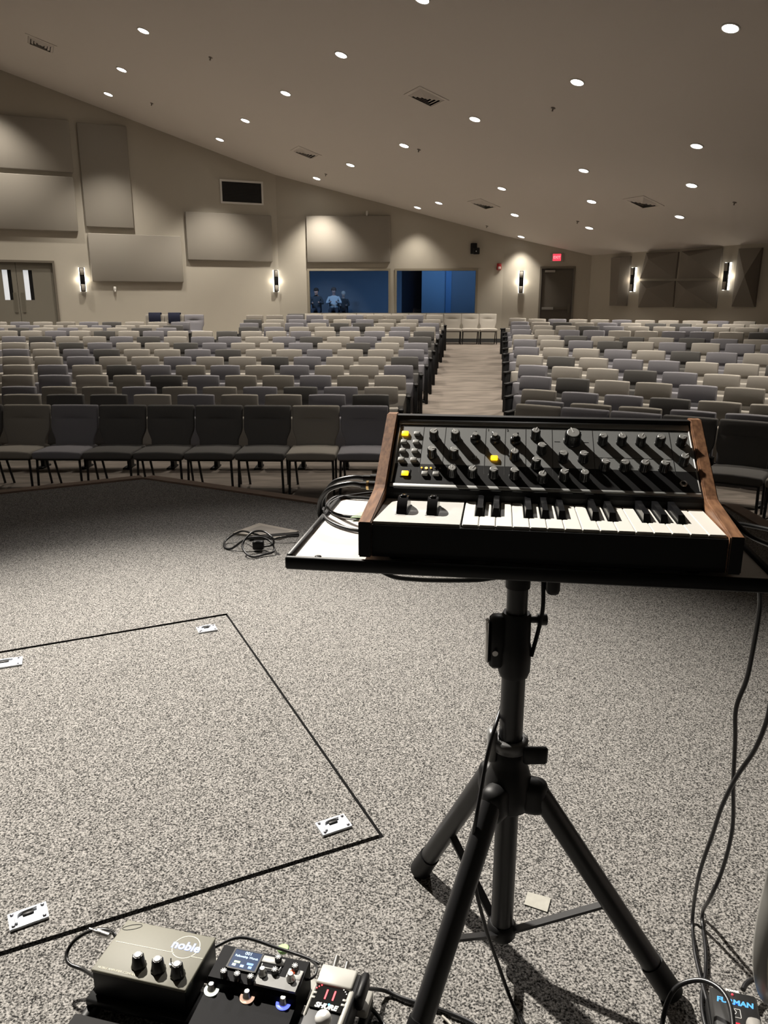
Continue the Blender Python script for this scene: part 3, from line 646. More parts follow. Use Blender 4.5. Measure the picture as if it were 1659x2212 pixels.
o = bpy.data.objects.new('hall_task_lamp', d); C.objects.link(o); o.location = (-2.4, 33.5, 4.0); o.rotation_euler = (Vector((-2.6, 37.2, 1.6)) - Vector((-2.4, 33.5, 4.0))).to_track_quat('-Z', 'Y').to_euler()

# ------------------------------------------------------------------ tripod stand with tray
PX, PY = .222, 1.20
YAW = R(-8.55)
stand = thing('tripod_stand', 'black tripod stand with glare-paled tray holding the keyboard', 'stand', (PX, PY, 0))
def loc(p): return Vector(p) - Vector((PX, PY, 0))
M_tray = mat('tray_glare_tone', (.60, .585, .555), .42, noise=.04, nscale=25)  # pale base colour stands in for stage light glare on glossy black
TZ = .8485
Mt = Matrix.Rotation(YAW, 4, 'Z'); Mt.translation = loc((-.143, 1.051, TZ))
TW, TD = .675, .372
tray = MB().box((.008, .006, -.010), (TW - .008, TD - .006, 0)).build('tray', M_tray, stand); tray.matrix_local = Mt
rm = MB(); rm.rbox((0, 0, -.016), (TW, .008, .0035), .0025, 1).rbox((0, TD - .008, -.016), (TW, TD, .0035), .0025, 1)
rm.rbox((0, .008, -.016), (.010, TD - .008, .0055), .0025, 1).rbox((TW - .010, .008, -.016), (TW, TD - .008, .0055), .0025, 1)
o = rm.build('tray_rim', M_black, tray)
o = MB().lathe([(.005, 0), (.005, .0008), (.002, .0012)], 10, T((.045, .018, .0))).build('screw', M_black, tray)
cz = .0
MB().cyl((0, 0, .750), (0, 0, .835), .0205, n=24).build('socket', M_black, stand)
MB().rbox((-.06, -.05, .812), (.10, .05, .835), .006, 1).rbox((.016, -.016, .765), (.050, .016, .815), .005, 1).build('tray_bracket', M_black, stand)
MB().rbox((.044, -.026, .742), (.066, .010, .815), .008, 2).cyl((.03, 0, .785), (.055, -.004, .785), .008).build('tightening_knob', M_black, stand)
MB().cyl((0, 0, .40), (0, 0, .80), .0175, n=24).build('inner_pole', M_blackm, stand)
MB().cyl((0, 0, .06), (0, 0, .63), .0205, n=24).build('outer_pole', M_blackm, stand)
cm = MB(); cm.lathe([(.024, .59), (.0275, .60), (.0275, .645), (.0255, .652), (.0245, .70), (.0225, .705)], 24)
cm.rbox((-.044, -.014, .606), (-.015, .014, .70), .006, 1)
cm.build('clamp_collar', M_black, stand)
MB().rbox((-.050, -.011, .615), (-.0445, .011, .692), .003, 1).build('clamp_lever', M_steel, stand, 'bright metal lever')
MB().cyl((-.036, -.014, .638), (-.036, -.019, .638), .005, n=10).build('clamp_bolt', M_steel, stand)
MB().cyl((.022, .004, .690), (.036, .004, .690), .006, n=12).cyl((.036, .004, .690), (.052, .004, .690), .010, n=12).build('locking_pin', M_blackm, stand)
MB().tube([(.040, .0, .78), (.042, -.006, .73), (.041, -.006, .70), (.034, -.006, .66), (.026, -.012, .63)], .0035, 6).build('pin_tether', M_black, stand)
# hub
feet = [gp(913, 1890) - Vector((PX, PY, 0)), gp(1436, 2152) - Vector((PX, PY, 0)), Vector((.045, .985, 0)) - Vector((PX, PY, 0))]
hub = MB(); hub.lathe([(.028, .328), (.040, .338), (.043, .365), (.041, .39), (.033, .415), (.028, .43), (.027, .45), (.0235, .455)], 24)
for f_ in feet:
    d_ = Vector((f_.x, f_.y, 0)).normalized(); nn_ = Vector((-d_.y, d_.x, 0))
    Mr_ = frame((0, 0, 0), d_, nn_, Vector((0, 0, 1)))
    hub.rbox((.015, -.0225, .328), (.070, .0225, .396), .020, 4, Mr_)
hub.build('hub', M_black, stand)
MB().lathe([(.0215, .449), (.031, .449), (.031, .468), (.0265, .470), (.0215, .470)], 24, cap=False).build('collar_ring', mat('collar_grey', (.10, .10, .10), .35), stand)
ear = MB(); ear.rbox((.018, -.034, .435), (.060, -.022, .468), .004, 1); ear.build('clamp_ear', M_black, stand)
ear2 = MB(); ear2.rbox((-.040, -.012, .425), (-.024, .014, .485), .004, 1); ear2.build('clamp_bracket', mat('bracket_grey', (.22, .22, .215), .4, .3), stand)
for i, f_ in enumerate(feet):
    d_ = Vector((f_.x, f_.y, 0)).normalized(); p0 = d_ * .055 + Vector((0, 0, .368)); p1 = Vector((f_.x, f_.y, .024)); ax = (p1 - p0).normalized()
    lg = MB().cyl(p0, p1, .019, n=18).build('leg', M_blackm, stand)
    MB().cyl(p1 - ax * .05, p1 + ax * .018, .0215, .0225, n=18).build('rubber_foot', M_black, lg)
    MB().cyl(p0 - ax * .012, p0 + ax * .01, .012, n=10).build('pivot_bolt', M_steel if i == 0 else M_black, lg)
    q = p0 + (p1 - p0) * .57; q.z -= .0
    n_ = Vector((-d_.y, d_.x, 0)); b0 = d_ * .02 + Vector((0, 0, .062)); dd = (q - b0)
    MB().add([b0 + n_*.008, b0 - n_*.008, q - n_*.008, q + n_*.008] + [v + Vector((0, 0, .006)) for v in (b0 + n_*.008, b0 - n_*.008, q - n_*.008, q + n_*.008)],
             [(0,3,2,1),(4,5,6,7),(0,1,5,4),(1,2,6,5),(2,3,7,6),(3,0,4,7)]).build('brace', M_blackm, stand)
MB().lathe([(.024, .05), (.027, .055), (.027, .075), (.022, .08)], 20).build('brace_collar', M_black, stand)

# ------------------------------------------------------------------ synthesizer
SO = Vector((-.0364, 1.0371, .8565))
syn = thing('synthesizer', 'compact analogue synthesizer with wooden sides, knob panel and white keys', 'synthesizer', SO, YAW)
W_ = .514; DB, HB, DT, HT = .1443, .0712, .2827, .1656
al_ = math.atan2(HT - HB, DT - DB); PL = math.hypot(DT - DB, HT - HB)
MP = frame((0, DB, HB), Vector((1, 0, 0)), Vector((0, math.cos(al_), math.sin(al_))), Vector((0, -math.sin(al_), math.cos(al_))))
def woodmat():
    m = mat('walnut', (.23, .115, .058), .42); nt = m.node_tree; b = nt.nodes['Principled BSDF']; tc = nt.nodes.new('ShaderNodeTexCoord')
    mp = nt.nodes.new('ShaderNodeMapping'); mp.inputs['Scale'].default_value = (60, 6, 60); n = nt.nodes.new('ShaderNodeTexNoise'); n.inputs['Scale'].default_value = 3; n.inputs['Detail'].default_value = 6
    cr = nt.nodes.new('ShaderNodeValToRGB'); cr.color_ramp.elements[0].position = .35; cr.color_ramp.elements[1].position = .7
    cr.color_ramp.elements[0].color = (.15, .07, .036, 1); cr.color_ramp.elements[1].color = (.32, .165, .085, 1)
    nt.links.new(tc.outputs['Object'], mp.inputs['Vector']); nt.links.new(mp.outputs[0], n.inputs['Vector']); nt.links.new(n.outputs['Fac'], cr.inputs['Fac']); nt.links.new(cr.outputs['Color'], b.inputs['Base Color']); return m
M_wal = woodmat()
prof = [(0, 0), (0, .0515), (.118, .0655), (.136, .0685), (.1443, .0725), (.152, .078), (DT - .002, HT), (DT + .018, HT), (DT + .026, HT - .006), (.335, .03), (.335, 0)]
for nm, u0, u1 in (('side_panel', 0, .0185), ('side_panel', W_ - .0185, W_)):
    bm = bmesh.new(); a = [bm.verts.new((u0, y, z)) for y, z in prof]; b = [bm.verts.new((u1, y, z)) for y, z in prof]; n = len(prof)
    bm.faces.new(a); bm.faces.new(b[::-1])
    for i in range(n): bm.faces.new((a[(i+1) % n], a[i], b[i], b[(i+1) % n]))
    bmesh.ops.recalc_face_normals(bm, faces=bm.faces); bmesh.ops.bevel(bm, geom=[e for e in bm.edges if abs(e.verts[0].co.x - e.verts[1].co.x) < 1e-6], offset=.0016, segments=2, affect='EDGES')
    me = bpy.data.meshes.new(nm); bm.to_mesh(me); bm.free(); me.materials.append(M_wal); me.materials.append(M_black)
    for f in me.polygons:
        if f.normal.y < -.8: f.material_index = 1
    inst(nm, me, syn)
U0, U1 = .0187, W_ - .0187
case = MB()
case.box((U0, .006, .0), (U1, .014, .046)); case.box((U0, .006, 0), (U1, .33, .006))
cp_ = [(.146, .006), (.146, .060), (.1475, HB - .004), (DT - .004, HT - .012), (DT - .004, HT - .002), (DT + .018, HT - .002), (.332, .03), (.332, .006)]
case.add([(U0, y, z) for y, z in cp_] + [(U1, y, z) for y, z in cp_], [list(range(8)), list(range(8, 16))[::-1]] + [(i, i + 8, (i+1) % 8 + 8, (i+1) % 8) for i in range(8)])
case.build('case', M_black, syn)
for x in (.05, .46):
    for y in (.03, .30): MB().cyl((x, y, -.0082), (x, y, .001), .010, n=12).build('rubber_foot', M_black, syn)
M_pan = mat('panel_grey_metal', (.215, .22, .217), .5, .0, noise=.05, nscale=400)
M_pan2 = mat('panel_frame_metal', (.33, .335, .325), .45, .0)
pf = MB(); a0, a1, b0, b1 = .0215, W_ - .0195, .0015, .1605
pf.rbox((a0, b0, -.010), (a1, .012, -.0045), .002, 1, None).rbox((a0, .1465, -.010), (a1, b1, -.0045), .002, 1).rbox((a0, .012, -.010), (.0265, .1465, -.0045), .002, 1).rbox((W_ - .0235, .012, -.010), (a1, .1465, -.0045), .002, 1)
o = pf.build('panel_frame', M_pan2, syn); o.matrix_local = MP
cpn = MB().box((.0255, .011, -.012), (W_ - .0225, .1475, -.0060)).build('control_panel', M_pan, syn); cpn.matrix_local = MP
M_line = mat('printed_line', (.012, .012, .012), .6)
LN = MB(); ZP = -.0060
for u in (.0658, .1024, .1692, .201, .2342, .2765, .341, .4611): LN.box((u - .0004, .012, ZP), (u + .0004, .1465, ZP + .0003))
LN.box((.0265, .0505, ZP), (.0658, .0513, ZP + .0003)).box((.0265, .0128, ZP), (.4905, .0134, ZP + .0003)).box((.341, .0255, ZP), (.4611, .0261, ZP + .0003)).box((.341, .0805, ZP), (.4611, .0809, ZP + .0003)).box((.0265, .1435, ZP), (.4905, .1465, ZP + .0003)).box((.388, .0135, ZP), (.3886, .0255, ZP+.0003))
LN.box((.28, .114, ZP), (.289, .1148, ZP + .0003)).box((.325, .114, ZP), (.334, .1148, ZP + .0003))
for r_ in range(3): LN.box((.393, .0155 + .0028*r_, ZP), (.455, .0163 + .0028*r_, ZP + .0003))
o = LN.build('printed_lines', M_line, cpn); o['kind'] = 'stuff'
def ptext(nm, body, size, u, v, m=M_line, **k): return text(nm, body, size, T((u, v, ZP + .0003)), m, cpn, ext=.0001, **k)
ptext('lettering', 'SUB PHATTY', .0068, .3645, .0198, bold=.0002); ptext('lettering', 'moog', .0130, .4765, .0212, bold=.0002, sx=1.15)
ptext('lettering', '1', .007, .1730, .1385); ptext('lettering', '2', .007, .2048, .1385)
# knobs
M_knob = mat('knob_black', (.012, .012, .012), .28); M_kcap = mat('knob_cap', (.62, .62, .60), .35, .6)
def knobmesh(r, h):
    mb = MB(); mb.lathe([(r*1.18, 0), (r*1.18, .0022), (r, .0034), (r*.93, h - .001), (r*.86, h)], 22)
    for i in range(16):
        t = 2*math.pi*i/16; mb.box((r*.93, -.0006, .003), (r*1.03, .0006, h - .002), Matrix.Rotation(t, 4, 'Z'))
    return mb.mesh('knob', M_knob), MB().lathe([(r*.80, h - .0002), (r*.80, h + .0004), (r*.74, h + .0007)], 22).mesh('knob_cap', M_kcap), MB().box((-.0006, 0, h), (.0006, r*.95, h + .0011)).mesh('pointer_line', mat('pointer_white', (.7, .7, .68), .5))
KN = knobmesh(.0072, .0165); KB = knobmesh(.0125, .019); KS = knobmesh(.0050, .0150)
SELB = MB().lathe([(.0088, 0), (.0085, .007), (.006, .0085)], 18).mesh('selector_skirt', M_knob); SELP = MB().rbox((-.0016, -.007, .007), (.0016, .0085, .0145), .0008, 1).mesh('selector_pointer', M_knob)
def knob(u, v, K, rot=0):
    o = inst('knob', K[0], syn, MP @ T((u, v, ZP)) @ Matrix.Rotation(rot, 4, 'Z')); inst('knob_cap', K[1], o); inst('pointer_line', K[2], o)
for i, (u, v) in enumerate(((.0845, .1157), (.0845, .0748), (.1200, .1155), (.1200, .0745), (.1200, .0330), (.1518, .0330), (.1844, .0330), (.2166, .0736), (.2166, .0330), (.2499, .1228), (.2590, .0900), (.2499, .0572), (.2595, .0264),
                (.2925, .0730), (.3232, .0735), (.2925, .0328), (.3232, .0325), (.3555, .1147), (.3849, .1147), (.4145, .1147), (.4441, .1147), (.3552, .0573), (.3849, .0573), (.4146, .0575), (.4440, .0578), (.4766, .1159), (.4750, .0731))):
    knob(u, v, KN, random.uniform(-2, 2))
knob(.3084, .1165, KB, .3)
for u, v, r_ in ((.1527, .1128, 0), (.1848, .1128, .6), (.2173, .1122, -.5)):
    o = inst('selector_knob', SELB, syn, MP @ T((u, v, ZP)) @ Matrix.Rotation(r_, 4, 'Z')); inst('selector_pointer', SELP, o); inst('knob_cap', KS[1], o)
jk = inst('headphone_jack', MB().lathe([(.0036, .0022), (.0058, .0022), (.0064, 0)], 6, cap=False).mesh('jack_nut', M_steel), syn, MP @ T((.470, .0293, ZP)))
inst('jack_hole', MB().lathe([(.004, .0005), (.004, .0015)], 14).mesh('jack_hole', M_black), jk)
M_btn = mat('button_grey', (.36, .355, .33), .5); M_amb = mat('button_amber', (.5, .22, .01), .5, emit=(1, .50, .01), es=2.6)
BT = MB().rbox((-.0052, -.0042, 0), (.0052, .0042, .0038), .0014, 2).mesh('button', M_btn); BA = MB().rbox((-.0056, -.0046, 0), (.0056, .0046, .0036), .0014, 2).mesh('button', M_amb)
BD = MB().rbox((-.0048, -.004, 0), (.0048, .004, .003), .0014, 2).mesh('button', mat('button_dark', (.12, .12, .118), .5))
for u, v, m in ((.0352, .1240, BA), (.0552, .1240, BT), (.0352, .1035, BT), (.0552, .1035, BT), (.0352, .083, BT), (.0552, .083, BT), (.0352, .0626, BT), (.0552, .0626, BT), (.0762, .0325, BT), (.0940, .0325, BT), (.1523, .0715, BD), (.1845, .0720, BA), (.0446, .0320, BA)):
    inst('button', m, syn, MP @ T((u, v, ZP)))
inst('power_button_surround', MB().box((-.0078, -.0062, 0), (.0078, .0105, .0012)).mesh('power_button_surround', M_black), syn, MP @ T((.0446, .0320, ZP)))
for i in range(5):
    on = i < 3; m = mat('octave_led', (1, .6, .1) if on else (.05, .05, .05), .4, emit=(1, .5, .05) if on else None, es=(1.2, 9, 1.5, 0, 0)[i])
    inst('octave_light', MB().lathe([(.0016 if i != 1 else .0024, 0), (.0014, .0012), (.0004, .0018)], 10).mesh('octave_light', m), syn, MP @ T((.0700 + .0074 * i, .0466, ZP)))
# wheel plate with two wheels
M_plate = mat('wheel_plate_glare_tone', (.70, .685, .65), .4, .0, noise=.08, nscale=700, coat=.6)  # black plate coloured pale, the glare of the stage light put into its base
MB().box((U0 + .001, .010, .040), (.1415, .1445, .0505)).build('wheel_plate', M_plate, syn)
WH = MB().cyl((-.0075, 0, 0), (.0075, 0, 0), .030, n=28).rbox((-.0045, -.006, .026), (.0045, .006, .032), .001, 1).mesh('wheel', mat('wheel_black', (.008, .008, .009), .2))
SLW = MB().rbox((-.0095, -.030, 0), (.0095, .028, .0008), .0003, 1).mesh('wheel_slot', M_black)
M_prn = mat('printed_white', (.7, .7, .68), .6)
for u, lb in ((.0545, 'PITCH'), (.0985, 'MOD')):
    inst('wheel_slot', SLW, syn, T((u, .080, .0503))); inst('wheel', WH, syn, T((u, .080, .0415)))
    text('lettering', lb, .0042, T((u, .046, .0514)), M_prn, syn, ext=.0001)
# keys
KW = (W_ - .0195 - .1440) / 15; M_wkey = mat('key_ivory', (.86, .84, .78), .3, coat=.2); M_bkey = mat('key_black', (.010, .010, .011), .18)
blk = {0, 1, 3, 4, 5, 7, 8, 10, 11, 12}
for i in range(15):
    u0 = .1440 + i * KW; L_ = (i - 1) in blk; R_ = i in blk; c_ = .0066
    q0, q1 = u0 + .0004, u0 + KW - .0004
    lo = q0 + (c_ if L_ else 0); hi = q1 - (c_ if R_ else 0); vf, vm, vb = .0105, .058, .145
    poly = [(q0, vf), (q1, vf), (q1, vm)] + ([(hi, vm)] if R_ else []) + [(hi, vb), (lo, vb)] + ([(lo, vm)] if L_ else []) + [(q0, vm)]
    bm = bmesh.new(); tv = [bm.verts.new((x, y, .0505)) for x, y in poly]; bv = [bm.verts.new((x, y + (.002 if y < .02 else 0), .0385)) for x, y in poly]; n = len(poly)
    ft = bm.faces.new(tv); bm.faces.new(bv[::-1])
    for k in range(n): bm.faces.new((tv[k], bv[k], bv[(k+1) % n], tv[(k+1) % n]))
    bmesh.ops.recalc_face_normals(bm, faces=bm.faces); bmesh.ops.bevel(bm, geom=[e for e in bm.edges if all(v.co.z > .05 for v in e.verts)], offset=.0009, segments=2, affect='EDGES')
    me = bpy.data.meshes.new('white_key'); bm.to_mesh(me); bm.free(); me.materials.append(M_wkey); inst('white_key', me, syn)
BK = MB().add([(-.0055, .0, 0), (.0055, .0, 0), (.0055, .085, 0), (-.0055, .085, 0), (-.0042, .009, .0115), (.0042, .009, .0115), (.0042, .085, .0125), (-.0042, .085, .0125)], [(0,3,2,1),(4,5,6,7),(0,1,5,4),(1,2,6,5),(2,3,7,6),(3,0,4,7)]).mesh('black_key', M_bkey)
for i in sorted(blk): inst('black_key', BK, syn, T((.1440 + (i + 1) * KW, .0605, .0490)))
# side jacks
for y, z in ((.190, .060), (.215, .066)):
    MB().cyl((-.018, y, z), (.0, y, z), .0072, n=14).cyl((-.030, y, z), (-.018, y, z), .0055, n=14).build('jack_plug', M_black, syn)
MB().cyl((-.0205, .190, .060), (-.0165, .190, .060), .0076, n=14).build('plug_band', mat('brass', (.6, .42, .2), .3, 1), syn)
def sl(u, v, w): return (syn_M @ Vector((u, v, w)))
syn_M = Matrix.Rotation(YAW, 4, 'Z'); syn_M.translation = SO
M_cab = mat('cable_rubber', (.012, .012, .013), .33)
def cable(pts, r, label, name='cable', m=None, **k):
    o = MB().tube(pts, r, 8, **k).build(name, m or M_cab); return tag(o, label, 'cable')
TT = TZ + .004
cable([sl(-.028, .19, .060), sl(-.05, .192, .061), sl(-.085, .205, .048), sl(-.108, .235, .022), sl(-.1145, .25, .002), sl(-.113, .252, -.018), sl(-.09, .25, -.034), sl(-.03, .24, -.04)], .0042, 'thick black cable arching from the synthesizer side over the tray edge')
cable([sl(-.028, .215, .066), sl(-.05, .217, .066), sl(-.083, .23, .054), sl(-.106, .262, .026), sl(-.1145, .28, .004), sl(-.113, .28, -.018), sl(-.09, .27, -.034), sl(-.03, .26, -.04)], .0042, 'second thick black cable arching from the synthesizer behind the first')
g_ = lambda x, y: gp(x, y, TT)
cable([g_(812, 1064), g_(770, 1069), g_(735, 1075), g_(712, 1088), g_(712, 1102), g_(730, 1112), g_(762, 1117), g_(800, 1119)], .0030, 'thin black cable looped on the tray under the pale green tape')
cable([g_(815, 1078), g_(770, 1075), g_(725, 1074), g_(700, 1098), g_(703, 1118), g_(725, 1133), g_(760, 1144), g_(800, 1149)], .0030, 'thin black cable making the wider loop on the tray')
gt = MB(); q = [g_(757, 1120), g_(779, 1108), g_(806, 1108), g_(800, 1120)]; c_ = sum(q, Vector()) / 4
gt.prism([((p - c_).x, (p - c_).y) for p in q], 0, .0012); o = gt.build('tape_piece', mat('green_tape', (.42, .62, .34), .7)); o.location = c_ + Vector((0, 0, .001)); tag(o, 'pale green tape piece holding a cable on the tray', 'tape')
cable([yp(812, 1228, 1.16), yp(850, 1246, 1.15), yp(900, 1252, 1.14), yp(960, 1254, 1.13), yp(1030, 1253, 1.13), yp(1075, 1247, 1.14), yp(1108, 1238, 1.16)], .0036, 'black cable sagging below the front edge of the tray')
# cables hanging from the stand
cable([yp(1092, 1490, 1.225), yp(1082, 1530, 1.215), yp(1068, 1575, 1.18), yp(1052, 1635, 1.165), yp(1040, 1700, 1.15), yp(1028, 1770, 1.13), yp(1020, 1830, 1.13), yp(1026, 1910, 1.12), yp(1048, 2000, 1.12), yp(1075, 2080, 1.11), yp(1100, 2150, 1.09), gp(1128, 2215, .006), gp(1150, 2260, .006)], .0034, 'thin black cable running down the tripod pole to the floor')
cable([yp(1640, 1240, .99), yp(1641, 1275, 1.0), yp(1640, 1320, 1.02), yp(1625, 1410, 1.05), yp(1612, 1470, 1.07), yp(1590, 1530, 1.09), yp(1588, 1600, 1.11), yp(1584, 1690, 1.14), yp(1582, 1790, 1.17), yp(1560, 1880, 1.2), yp(1534, 1940, 1.22), gp(1517, 1976, .01), gp(1524, 2050, .005), gp(1524, 2100, .005), gp(1516, 2150, .005), gp(1518, 2190, .005), gp(1530, 2240, .005)], .0036, 'black cable hanging from the tray right end, nearer the tripod at the top')
cable([yp(1700, 1380, 1.03), yp(1668, 1500, 1.05), yp(1655, 1560, 1.07), yp(1630, 1620, 1.09), yp(1590, 1680, 1.12), yp(1560, 1740, 1.15), yp(1540, 1800, 1.18), yp(1510, 1890, 1.22), gp(1496, 1980, .012), gp(1500, 2050, .005), gp(1513, 2110, .005), gp(1530, 2170, .006), gp(1550, 2230, .005)], .0036, 'black cable entering from the right edge and crossing the first hanging cable')
cable([gp(1425, 2240, .01), gp(1440, 2170, .05), gp(1465, 2130, .08), gp(1510, 2117, .10), gp(1550, 2132, .11), gp(1575, 2165, .11), gp(1584, 2215, .10), gp(1584, 2260, .09)], .0042, 'black cable loop arching over the power strip at lower right')
cable([sl(.50, .30, .05), sl(.545, .25, .03), sl(.58, .20, .0), sl(.60, .13, -.0), sl(.615, .05, -.004), sl(.63, -.02, -.03), sl(.64, -.05, -.09)], .0042, 'black cable leaving the rear of the synthesizer over the tray right end')
cable([sl(.50, .31, .03), sl(.55, .285, .0), sl(.60, .26, -.002), sl(.64, .22, -.002), sl(.675, .18, -.01), sl(.70, .14, -.06)], .0036, 'second black cable behind the right wooden side of the synthesizer')

# ------------------------------------------------------------------ pedalboard and pedals
BZ = .045
def pxframe(bl, br, z):
    a = gp(*bl, z); b = gp(*br, z); x = (b - a); x.z = 0; L = x.length; x.normalize(); y = Vector((-x.y, x.x, 0)); return frame(a, x, y, Vector((0, 0, 1))), L
Mn, Lw = pxframe((276, 1987), (465, 2026), .10)
Mb = Mn.copy(); Mb.translation.z = 0
pbd = thing('pedalboard', 'black pedalboard frame with pale rails carrying the effects pedals', 'pedalboard', M=Mb)
M_rail = mat('rail_grey', (.36, .35, .32), .5)
for k, (y0, y1) in enumerate(((-.035, .012), (-.125, -.06), (-.215, -.15))): MB().rbox((-.012, y0, .030), (.468, y1, BZ), .003, 1).build('rail', M_rail if k == 0 else M_black, pbd)
for x0 in (-.012, .452): MB().rbox((x0, -.245, .004), (x0 + .016, .012, .030), .003, 1).build('side_bar', M_black, pbd)
MB().rbox((-.02, -.262, .002), (.47, -.235, .040), .006, 1).build('front_bar', mat('board_front', (.03, .027, .022), .4), pbd)
# tube preamp box
pre = thing('preamp_box', 'olive-grey metal preamp box with three black knobs and a round blue logo', 'preamp', M=Mn @ T((0, 0, -(.10 - BZ))))
M_olive = mat('olive_enamel', (.15, .145, .112), .6, noise=.04, nscale=200); PH = .10 - BZ; PD = .113
MB().rbox((0, -PD, .002), (Lw, 0, PH - .004), .002, 1).build('box_body', M_black, pre)
MB().rbox((-.001, -PD - .001, PH - .006), (Lw + .001, .001, PH), .0022, 2).build('top_plate', M_olive, pre)
M_cream = mat('cream_print', (.62, .58, .45), .6); M_lblue = mat('blue_logo_glow', (.12, .2, .7), .5, emit=(.35, .48, 1), es=1.1)
def ring(mb, r, w, z, n=40, cx=0, cy=0):
    vs = []
    for rr in (r, r + w):
        for i in range(n): t = 2*math.pi*i/n; vs.append((cx + rr*math.cos(t), cy + rr*math.sin(t), z))
    mb.add(vs, [(i, n + i, n + (i+1) % n, (i+1) % n) for i in range(n)])
    return mb
def pre_l(x, y): return (Mn.inverted() @ gp(x, y, .10))
lc = pre_l(402, 2046)
prn = MB(); ring(prn, .0235, .0014, PH + .0003, cx=lc.x, cy=lc.y); a = pre_l(250, 2033); b = pre_l(376, 2058); c_ = pre_l(411, 2066); d_ = pre_l(438, 2071)
for p, q in ((a, b), (c_, d_)):
    dv = (q - p).normalized() * 1; nv = Vector((-dv.y, dv.x, 0)) * .0005
    prn.add([(p.x - nv.x, p.y - nv.y, PH + .0003), (q.x - nv.x, q.y - nv.y, PH + .0003), (q.x + nv.x, q.y + nv.y, PH + .0003), (p.x + nv.x, p.y + nv.y, PH + .0003)], [(0, 1, 2, 3)])
prn.build('printed_lines', M_cream, pre)
text('logo_lettering', 'noble', .0240, T((lc.x, lc.y + .001, PH + .0003)), M_lblue, pre, ext=.0002, bold=.0007)
tc_ = pre_l(254, 2098); text('lettering', 'NOBLE AMPLIFIER COMPANY', .0058, T((tc_.x, tc_.y, PH + .0003)), M_cream, pre, ext=.0001)
sc_ = []
for k in range(20): t = k / 19 * 2 * math.pi; sc_.append((pre_l(286, 2003).x + .016*math.cos(t), pre_l(286, 2003).y + .006*math.sin(t) + .007*math.cos(t), PH + .0004))
MB().tube(sc_, .0004, 4, sub=1).build('scribble', M_line, pre)
PK = MB().lathe([(.0130, 0), (.0130, .004), (.0112, .007), (.0100, .021), (.008, .023)], 8).mesh('knob', M_knob); PKC = MB().lathe([(.0068, .023), (.0068, .0238), (.005, .0242)], 12).mesh('knob_cap', M_kcap)
for x, y in ((300, 2086), (342, 2095), (384, 2106)):
    p = pre_l(x, y); o = inst('knob', PK, pre, T((p.x, p.y, PH))); inst('knob_cap', PKC, o); 
p = pre_l(370, 2086); MB().cyl((p.x, p.y, PH), (p.x, p.y, PH + .004), .003, n=8).cyl((p.x, p.y, PH + .003), (p.x - .002, p.y + .004, PH + .012), .0012, n=8).build('toggle_switch', M_steel, pre)
p = pre_l(398, 2010); MB().rbox((p.x + .0, -.001, PH - .02), (p.x + .02, .012, PH - .006), .002, 1).rbox((p.x + .03, -.001, PH - .02), (p.x + .045, .010, PH - .008), .002, 1).build('rear_socket', M_black, pre)
# multi-effects unit
Mh, Lh = pxframe((487, 2037), (670, 2075), .105)
hx = thing('multi_effects_pedal', 'black multi-effects pedal with small screen and three ringed footswitches', 'effects pedal', M=Mh @ T((0, 0, -(.105 - BZ))))
HH = .105 - BZ
def hx_l(x, y, z=.105): return Mh.inverted() @ gp(x, y, z)
M_glossb = mat('speckled_black', (.005, .005, .006), .6, noise=.5, nscale=500, spec=.08)
pr = [(0, 0), (0, HH - .004), (-.004, HH), (-.068, HH - .004), (-.072, HH - .010), (-.074, HH - .020), (-.150, HH - .026), (-.152, 0)]
mb = MB(); mb.add([(0, y, z) for y, z in pr] + [(Lh, y, z) for y, z in pr], [list(range(8))[::-1], list(range(8, 16))] + [(i, (i+1) % 8, (i+1) % 8 + 8, i + 8) for i in range(8)]); mb.build('pedal_body', M_glossb, hx)
s0 = hx_l(508, 2052); s1 = hx_l(566, 2059); s2 = hx_l(552, 2098); s3 = hx_l(493, 2089)
M_scr = mat('screen_glow', (.01, .02, .05), .2, emit=(.03, .06, .13), es=.6)
sx0, sx1, sy0, sy1 = (s0.x + s3.x)/2, (s1.x + s2.x)/2, (s2.y + s3.y)/2, (s0.y + s1.y)/2; SZ = HH - .001
scr = MB().box((sx0, sy0, SZ - .002), (sx1, sy1, SZ + .0012)).build('screen', M_scr, hx)
MB().box((sx0 - .003, sy0 - .002, SZ - .003), (sx0, sy1 + .002, SZ + .0016)).box((sx1, sy0 - .002, SZ - .003), (sx1 + .003, sy1 + .002, SZ + .0016)).box((sx0, sy1, SZ - .003), (sx1, sy1 + .003, SZ + .0016)).box((sx0, sy0 - .003, SZ - .003), (sx1, sy0, SZ + .0016)).build('screen_bezel', M_black, hx)
M_tblue = mat('screen_text', (.5, .8, 1), .5, emit=(.45, .75, 1), es=1.3); scw, sch = sx1 - sx0, sy1 - sy0
ZS = SZ + .0013
text('screen_lettering', '001', sch*.24, T((sx0 + scw*.52, sy1 - sch*.13, ZS)), M_tblue, scr, ext=.0001); text('screen_lettering', 'Fellowship Worsh', sch*.17, T((sx0 + scw*.5, sy1 - sch*.34, ZS)), M_tblue, scr, ext=.0001, sx=.9)
for fx, fy, w_, h_, col in ((.14, .27, .22, .11, (.55, .75, .25)), (.62, .27, .24, .12, (.08, .2, .7)), (.12, .09, .13, .13, (.6, .75, .8)), (.42, .09, .13, .13, (.25, .45, .85)), (.72, .09, .13, .13, (.15, .35, .9))):
    MB().box((sx0 + scw*fx, sy0 + sch*fy, ZS), (sx0 + scw*(fx + w_), sy0 + sch*(fy + h_), ZS + .0002)).build('screen_icon', mat('icon', col, .5, emit=col, es=.8), scr)
EK = MB().lathe([(.0062, 0), (.0062, .010), (.0055, .0115)], 14).mesh('knob', M_knob)
ST = MB()
